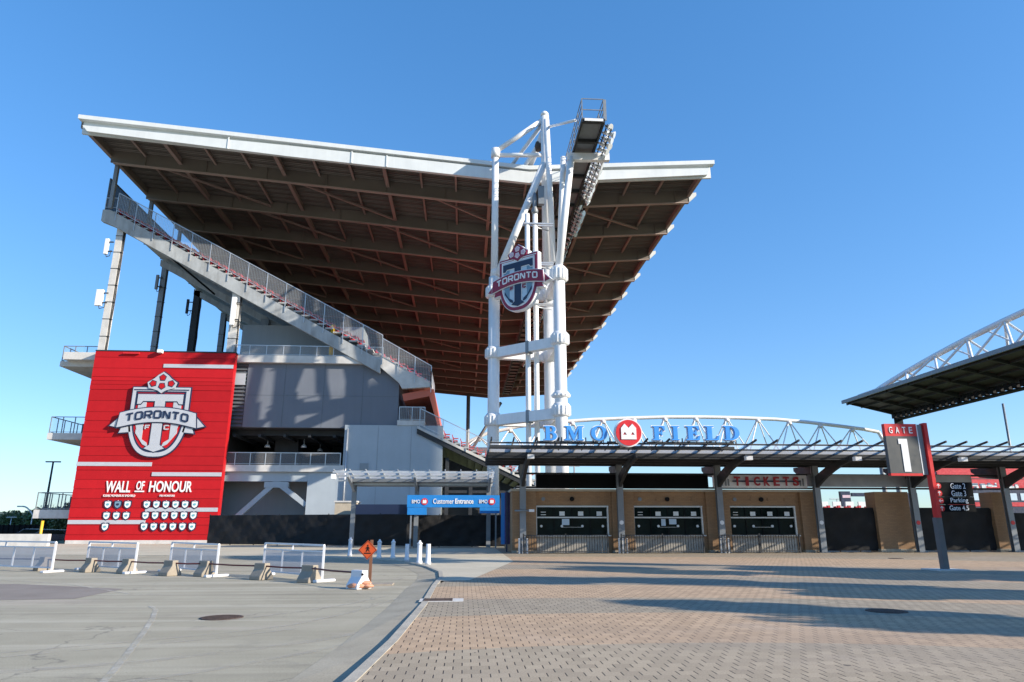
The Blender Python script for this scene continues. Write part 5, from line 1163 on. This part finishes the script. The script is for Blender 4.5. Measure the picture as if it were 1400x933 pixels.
while u < 1205:
    x = P(u, 590, Y=ay).x
    for du in (-20, 20):
        x2_ = P(u + du, 600, Y=ay).x
        for dy in (-3.5, 3.5): webs.tube((x, ay, top_at(x)), (x2_, ay + dy, zbm), .2, n=6, cap=False)
    webs.lathe((x, ay, top_at(x) - .8), [(.5, -.6), (.9, 0), (.5, .6)], 8); u += 42.5
webs.build('web_members', M_white, tr)
m = MB()
for x in (ap[0].x, ap[-1].x): 
    for dy in (-3.5, 3.5): m.tube((x, ay + dy, 0), (x, ay + dy, zbm), .7)
m.build('support_column', M_steel, tr)

# opposite stand at the right
rx = 115.4
fs = thing('opposite_stand', (130, 165, 0), 'far grandstand with a dark cantilever roof and white arched truss at right', 'grandstand')
zA = 38.9
M_dkroof = mat('dark far roof', (.045, .045, .05), .6, var=.25, scale=.3)
def zr2(x): return zA - (x - rx) * .18
m = MB(); m.prism([(rx, zA), (rx + 17, zr2(rx + 17)), (rx + 17, zr2(rx + 17) - .5), (rx, zA - .5)], 110, 200); m.build('roof', M_dkroof, fs)
m = MB()
for k in range(10): y = 112 + k * 9.6; m.prism([(rx + .5, zA - .5), (rx + 17, zr2(rx + 17) - .5), (rx + 17, zr2(rx + 17) - 1.9), (rx + .5, zA - 1.2)], y - .2, y + .2)
for k in range(4): x = rx + 1 + k * 4.5; m.box(x - .15, x + .15, 110, 199.8, zr2(x) - 1.2, zr2(x) - .5)
m.build('roof_beam', M_dksteel, fs)
MB().box(rx - .5, rx, 110, 200, zA - .9, zA + .1).build('roof_edge', M_steel, fs)
tz = lambda y: zA + .3 + 7.6 * max(0, math.sin(min(1, max(0, (192 - y) / 80)) * math.pi / 2)) ** .85
pts = [(rx + 4, y, tz(y)) for y in range(192, 108, -6)]
m = MB(); m.path(pts, .75, 8); m.build('arch_chord', M_white, fs)
m = MB()
for k in range(1, len(pts) - 1, 2):
    p_ = pts[k]
    for dy in (-5.5, 5.5):
        for dx in (-4, 4): m.tube(p_, (rx + 4 + dx, p_[1] + dy, zr2(rx + 4 + dx) + .1), .3, n=6, cap=False)
    m.tube((pts[k - 1][0], pts[k - 1][1], pts[k - 1][2]), (rx + 4, p_[1] - 5, zr2(rx + 4)), .2, n=6, cap=False)
m.build('arch_web', M_white, fs)
# hanging light gantry below the far roof
m = MB(); gx = 130.5
for zz in (33.2, 35.4): m.beam((gx, 110, zz), (gx, 199, zz), .35, .35); m.beam((gx + 2, 110, zz), (gx + 2, 199, zz), .35, .35)
m.box(gx, gx + 2, 110, 199, 33.0, 33.15)
for k in range(36): y = 110 + k * 2.5; m.beam((gx, y, 33.2), (gx, y + 2.5, 35.4), .15, .15); m.box(gx - .6, gx + .5, y + .3, y + 1.9, 33.5, 35.0)
for k in range(10): m.beam((gx + 1, 112 + k * 9.6, 35), (gx + 1, 112 + k * 9.6, zr2(gx) - 1), .3, .3, (0, 1, 0))
m.box(gx - .3, gx + 2.2, 198.4, 199, 31.6, 36.2); m.build('light_gantry', M_black, fs)
m = MB()
for k in range(2):
    y = 165 - k * 20; q_ = lambda u, v: P(u, v, Y=y)
    m.tube((q_(1371, 570).x, y, 0), q_(1371, 552), .28)
    break
m.build('roof_mast', M_steel, fs)
# terrace of the far end, seen under the canopy at right
et = thing('end_terrace', (P(1340, 690, Y=115).x, 115, 0), 'red seated terrace with a navy front wall glimpsed under the canopy at right', 'terrace')
EY = 115; ex0, ex1 = P(1296, 690, Y=EY).x, P(1500, 690, Y=EY).x; ez0, ez1 = P(1350, 691, Y=EY).z, P(1350, 669, Y=EY).z
MB().box(ex0, ex1, EY, EY + .6, 0, ez1).build('front_wall', M_navy, et)
m = MB()
for k in range(9):
    x = ex0 + 1 + k * 3.1; MB().box(x, x + 2.4, EY - .06, EY - .003, ez1 - 1.9, ez1 - .7).build('window_strip', M_crestblue, et)
MB().box(ex0, ex1, EY - .08, EY - .01, ez0 - .2, ez0 + .5).build('red_strip', M_seat, et)
for k in range(15):
    z = ez1 - .2 + k * .52; y = EY + .7 + k * .85; xs_ = ex0 + 1.0 + k * .35
    MB().box(xs_, ex1, y, y + .84, z - .5, z).build('step', M_conc, et); MB().box(xs_ + .2, ex1, y + .3, y + .7, z + .01, z + .48).build('seat_bank', M_seat, et)
m = MB(); rs = random.Random(9)
for k in range(60): x = ex0 + rs.uniform(0, ex1 - ex0); z = ez1 + rs.uniform(0, .5); m.box(x, x + rs.uniform(.3, 1.2), EY - .3 + k * .004, EY - .298 + k * .004 + .2, z, z + rs.uniform(.25, .7))
tag(m.build('front_clutter', M_galv, et), None, None, None, 'stuff')
MB().box(ex0 - 1, ex1, EY - 1.2, EY - 1.0, ez1 + 1.6, ez1 + 1.75).build('front_rail', M_dksteel, et)
# navy scoreboard arch seen through the gate opening
sb = thing('scoreboard_frame', (52, 100, 0), 'navy goalpost shaped banner frame seen above the black gate', 'frame')
y = 100; a = P(1149, 672, Y=y); b = P(1165, 696, Y=y); MB().box(a.x, b.x, y, y + .6, 0, a.z).build('pillar', M_navy, sb)
a = P(1165, 674, Y=y); b = P(1206, 679, Y=y); MB().box(a.x + .01, b.x + 4, y + .05, y + .5, b.z, a.z).build('crossbar', M_navy, sb); MB().box(b.x + 4, b.x + 5.5, y, y + .6, 0, a.z).build('pillar', M_navy, sb)
c = P(1157, 679, Y=y); MB().box(c.x - .6, c.x + .6, y - .05, y - .01, c.z - .2, c.z + .2).build('banner_mark', M_ltpink, sb)
m = MB(); a = P(1122, 690, Y=80)
for k in range(26): m.box(a.x + k * .42, a.x + k * .42 + .3, 80, 80.35, 3.0, 3.85 + .12 * (k % 3))
seatrow = m.build('seat_row', M_seat); tag(seatrow, 'short row of red seats showing above the left black gate', 'seats')
m = MB()
for k in range(7): m.box(a.x + 1 + k * 1.6, a.x + 2.0 + k * 1.6, 82, 82.2, 4.0, 4.6)
m.box(a.x - .5, a.x + 12, 82, 82.3, 3.9, 4.0); tag(m.build('white_hoarding', M_paper), 'white hoarding panels beyond the left black gate', 'hoarding')
# thin light masts behind the canopy
for u, vt, Yd, lab in ((783, 636, 160, 'thin grey mast with a flat lamp head seen under the canopy'), ((1378), 560, 120, 'grey leaning support pole below the far stand roof')):
    pass
def streetlamp(x, y, z0, h_, arm, m_, label, style):
    e = thing('street_lamp', (x, y, z0), label, 'street lamp')
    MB().tube((x, y, z0), (x, y, z0 + h_), h_ * .012 + .05, h_ * .008 + .03, 10).build('pole', m_, e)
    if style == 'double':
        MB().box(x - arm, x + arm, y - .12, y + .12, z0 + h_ - .05, z0 + h_ + .12).build('lamp_head', m_, e, bevel=.03)
    else:
        pts = [(x - arm * t_, y, z0 + h_ + 1.2 * math.sin(t_ * math.pi / 2)) for t_ in (0, .15, .35, .6, .85, 1.0)]
        MB().path([(x, y, z0 + h_ - .1)] + pts, .11, 8).build('arm', m_, e); MB().box(pts[-1][0] - .8, pts[-1][0], y - .15, y + .15, pts[-1][2] - .1, pts[-1][2] + .1).build('lamp_head', m_, e)
a = P(62, 740, Y=100); b = P(73, 631, Y=100); streetlamp(b.x, 100, -.1, b.z, 1.0, M_dksteel, 'black double headed lamp post left of the red wall', 'double')
b = P(45, 703, Y=110); streetlamp(b.x, 110, -.1, b.z, 1.6, M_white, 'white curved arm lamp post by the wooded hills', 'curve')
b = P(16, 707, Y=140); streetlamp(b.x, 140, -.1, b.z, .9, M_galv, 'short pale lamp post with flat head at the far left', 'double')
b = P(785, 637, Y=120); streetlamp(b.x, 120, -.1, b.z, 1.0, M_galv, 'thin lamp mast glimpsed under the canopy right of the white tower', 'double')
b = P(1144, 682, Y=130); streetlamp(b.x, 130, -.1, b.z, 1.4, M_galv, 'thin lamp mast glimpsed above the black gate', 'double')
a = P(0, 751, Y=66); b = P(65, 739, Y=66); c = P(-80, 739, Y=66)
m = MB().box(c.x, b.x, 66, 66.45, -.1, 1.05); tag(m.build('concrete_barrier', M_concl), 'pale low concrete barrier wall at the far left', 'barrier')
p = P(54, 738, Y=67.5); m = MB().tube((p.x, 67.5, -.1), (p.x, 67.5, 2.2), .12, n=12); tag(m.build('yellow_bollard', M_yellow), 'yellow steel post behind the low concrete barrier', 'post')
m = MB(); a = P(-80, 735, Y=105); b = P(60, 735, Y=105); 
m.box(a.x, b.x, 105, 105.1, -.1, 1.9)
for k in range(20): x = a.x + (b.x - a.x) * k / 19; m.box(x - .06, x + .06, 104.9, 105.2, -.1, 2.0)
tag(m.build('dark_fence', M_black), 'dark mesh fence in front of the distant trees at left', 'fence')
# parked car, half hidden by the red wall
def car(x, y, yaw, label):
    e = thing('parked_car', (x, y, ZR), label, 'car'); c, s_ = math.cos(yaw), math.sin(yaw)
    def T(m): m.v = [(x + a * c - b * s_, y + a * s_ + b * c, ZR + z) for a, b, z in m.v]; return m
    T(MB().prism([(-2.2, .35), (2.2, .35), (2.25, .75), (1.3, .95), (.8, 1.45), (-1.3, 1.5), (-2.0, 1.0), (-2.25, .9)], -.86, .86)).build('body', M_carblue, e, bevel=.06)
    T(MB().prism([(-1.75, 1.0), (1.1, 1.0), (.72, 1.38), (-1.22, 1.42)], -.875, .875)).build('side_window', M_glass, e)
    for wx in (-1.4, 1.4):
        for wy in (-.82, .82): T(MB().tube((wx, wy - .1, .33), (wx, wy + .1, .33), .33, n=20)).build('wheel', M_tyre, e)
    T(MB().box(2.2, 2.28, -.75, -.45, .62, .76)).build('headlight', M_lampglass, e); T(MB().box(2.2, 2.28, .45, .75, .62, .76)).build('headlight', M_lampglass, e)
p = P(88, 745, Y=80); car(p.x - .6, 79.5, R(8), 'dark blue car parked half hidden behind the red wall')
p = P(70, 745, Y=96); car(p.x - 2, 96, R(2), 'dark car parked farther back under the lamp post')

# ================================================================ TREES AND HILLS
def tree(x, y, h_, r_, m_, label, seed, n=2600, trunk=.3, leaf=.34, cb=.35, group=None, zb=0.0):
    rs = random.Random(seed); e = thing('tree', (x, y, zb), label, 'tree', group)
    m = MB(); pts = [(x, y, zb)]
    for k in range(1, 5): pts.append((x + rs.uniform(-.2, .2) * k, y + rs.uniform(-.2, .2) * k, zb + h_ * .7 * k / 4))
    tr_ = trunk * h_ / 8
    for k in range(4): m.tube(pts[k], pts[k + 1], tr_ * (1 - k * .22), tr_ * (1 - (k + 1) * .22), 8)
    clumps = []
    for k in range(16):
        q = rs.uniform(0, 6.28); zz = h_ * (cb + (1 - cb) * rs.uniform(.05, .92)); prof = math.sin(min(1, max(.12, (zz / h_ - cb) / (1 - cb) * .85 + .12)) * math.pi) ** .6
        rr_ = r_ * prof * rs.uniform(.25, .85); c = Vector((x + rr_ * math.cos(q), y + rr_ * math.sin(q), zb + zz)); clumps.append((c, r_ * rs.uniform(.28, .5)))
        b_ = pts[2] if zz < h_ * .6 else pts[3]; m.tube(b_, lerp(b_, c, .9), tr_ * .35, tr_ * .08, 6, False)
    m.build('trunk', M_bark, e)
    lf = MB(); lf.keep = True
    for k in range(n):
        c, cr = rs.choice(clumps); v = Vector((rs.gauss(0, 1), rs.gauss(0, 1), rs.gauss(0, .8))).normalized() * cr * rs.uniform(.25, 1.05) ** .7; p = c + v
        a = Vector((rs.uniform(-1, 1), rs.uniform(-1, 1), rs.uniform(-1, 1))).normalized(); b_ = a.cross(Vector((rs.uniform(-1, 1), rs.uniform(-1, 1), rs.uniform(-1, 1)))).normalized(); s_ = leaf * rs.uniform(.6, 1.2)
        lf.quad(p - a * s_, p - b_ * s_ * .55, p + a * s_, p + b_ * s_ * .55)
    lf.build('crown', m_, e)
tl_ = ['broad dark green tree in the distance behind the lamp post', 'tall green tree beside the left edge of the red wall', 'olive green tree in the distance at the left edge', 'low rounded tree between the two far lamp posts', 'dark green tree right behind the blue car', 'olive tree rising behind the white curved lamp', 'small green tree far left behind the dark fence', 'dense tree between the black lamp post and the red wall']
td = [(52, 160, 4.2, 3.5), (92, 150, 5.6, 4), (-10, 190, 4.0, 5), (30, 180, 4.6, 5), (80, 165, 5.2, 4), (42, 210, 5.4, 5), (10, 165, 3.8, 4), (68, 200, 6, 5)]
for i, ((u, y, h_, r_), lab) in enumerate(zip(td, tl_)):
    x = P(u, 730, Y=y).x; tree(x, y, h_, r_, M_leaf if i % 2 == 0 else M_leaf2, lab, 40 + i, 2600, .3, .42, .1, 'distant trees left of the red wall')
hl = MB(); n1 = 60
rs = random.Random(4); prof = []
for i in range(n1 + 1):
    x = -900 + i * 20; hgt = 20 + 7 * math.sin(i * .37) + 4 * math.sin(i * .9 + 1) + rs.uniform(-1, 1); prof.append((x, max(2, hgt * (1 if x < -150 else .5))))
vs = [];
for x, hgt in prof: vs += [(x, 820, -1), (x, 870, hgt * .7), (x, 950, hgt), (x, 1100, -1)]
hl.add(vs, [(i * 4 + j, (i + 1) * 4 + j, (i + 1) * 4 + j + 1, i * 4 + j + 1) for i in range(n1) for j in range(3)], True)
struct('hills', hl, M_hill)
# street trees to the right of the view, whose shadows cross the paving
for i, (x, y, h_, r_, lab) in enumerate(((27.0, 19.2, 10.5, 2.6, 'street tree off to the right level with the gate post'), (21.8, 14.2, 10.0, 2.4, 'street tree off to the right between the gate post and the nearest tree'), (24.6, 5.8, 10.0, 2.2, 'street tree off to the right nearest the camera'), (34.0, 18.5, 10.5, 2.9, 'street tree off to the right farthest along the paving'))):
    tree(x, y, h_, r_, M_leaf, lab, 80 + i, 8000, .22, .25, .22, 'street trees beside the paving')
tree(37.4, 18.7, 22.5, 3.1, M_leaf, 'added very tall tree unseen at the right, its high crown shading the pavement', 91, 6500, .22, .3, .80)  # out of view, added so its crown shades the ground by the bollards
# made-up slim tower, unseen beyond the right edge, added to shade the blue grey wall
sx_, sy_ = -7.4 + 150 * math.cos(SUN_AZ), 75.7 - 150 * math.sin(SUN_AZ)
e = thing('shadow_caster', (sx_, sy_, 0), 'made-up slim pale tower far off to the right, added to shade the wall', 'tower')
MB().box(sx_ - 2.2, sx_ + 2.2, sy_ - 1.4, sy_ + 1.4, 0, 80).build('shaft', M_concl, e)
for k in range(12): MB().box(sx_ - 2.25, sx_ - 2.2, sy_ - .5, sy_ + .5, 6 + k * 6, 8 + k * 6).build('window', M_glass, e)
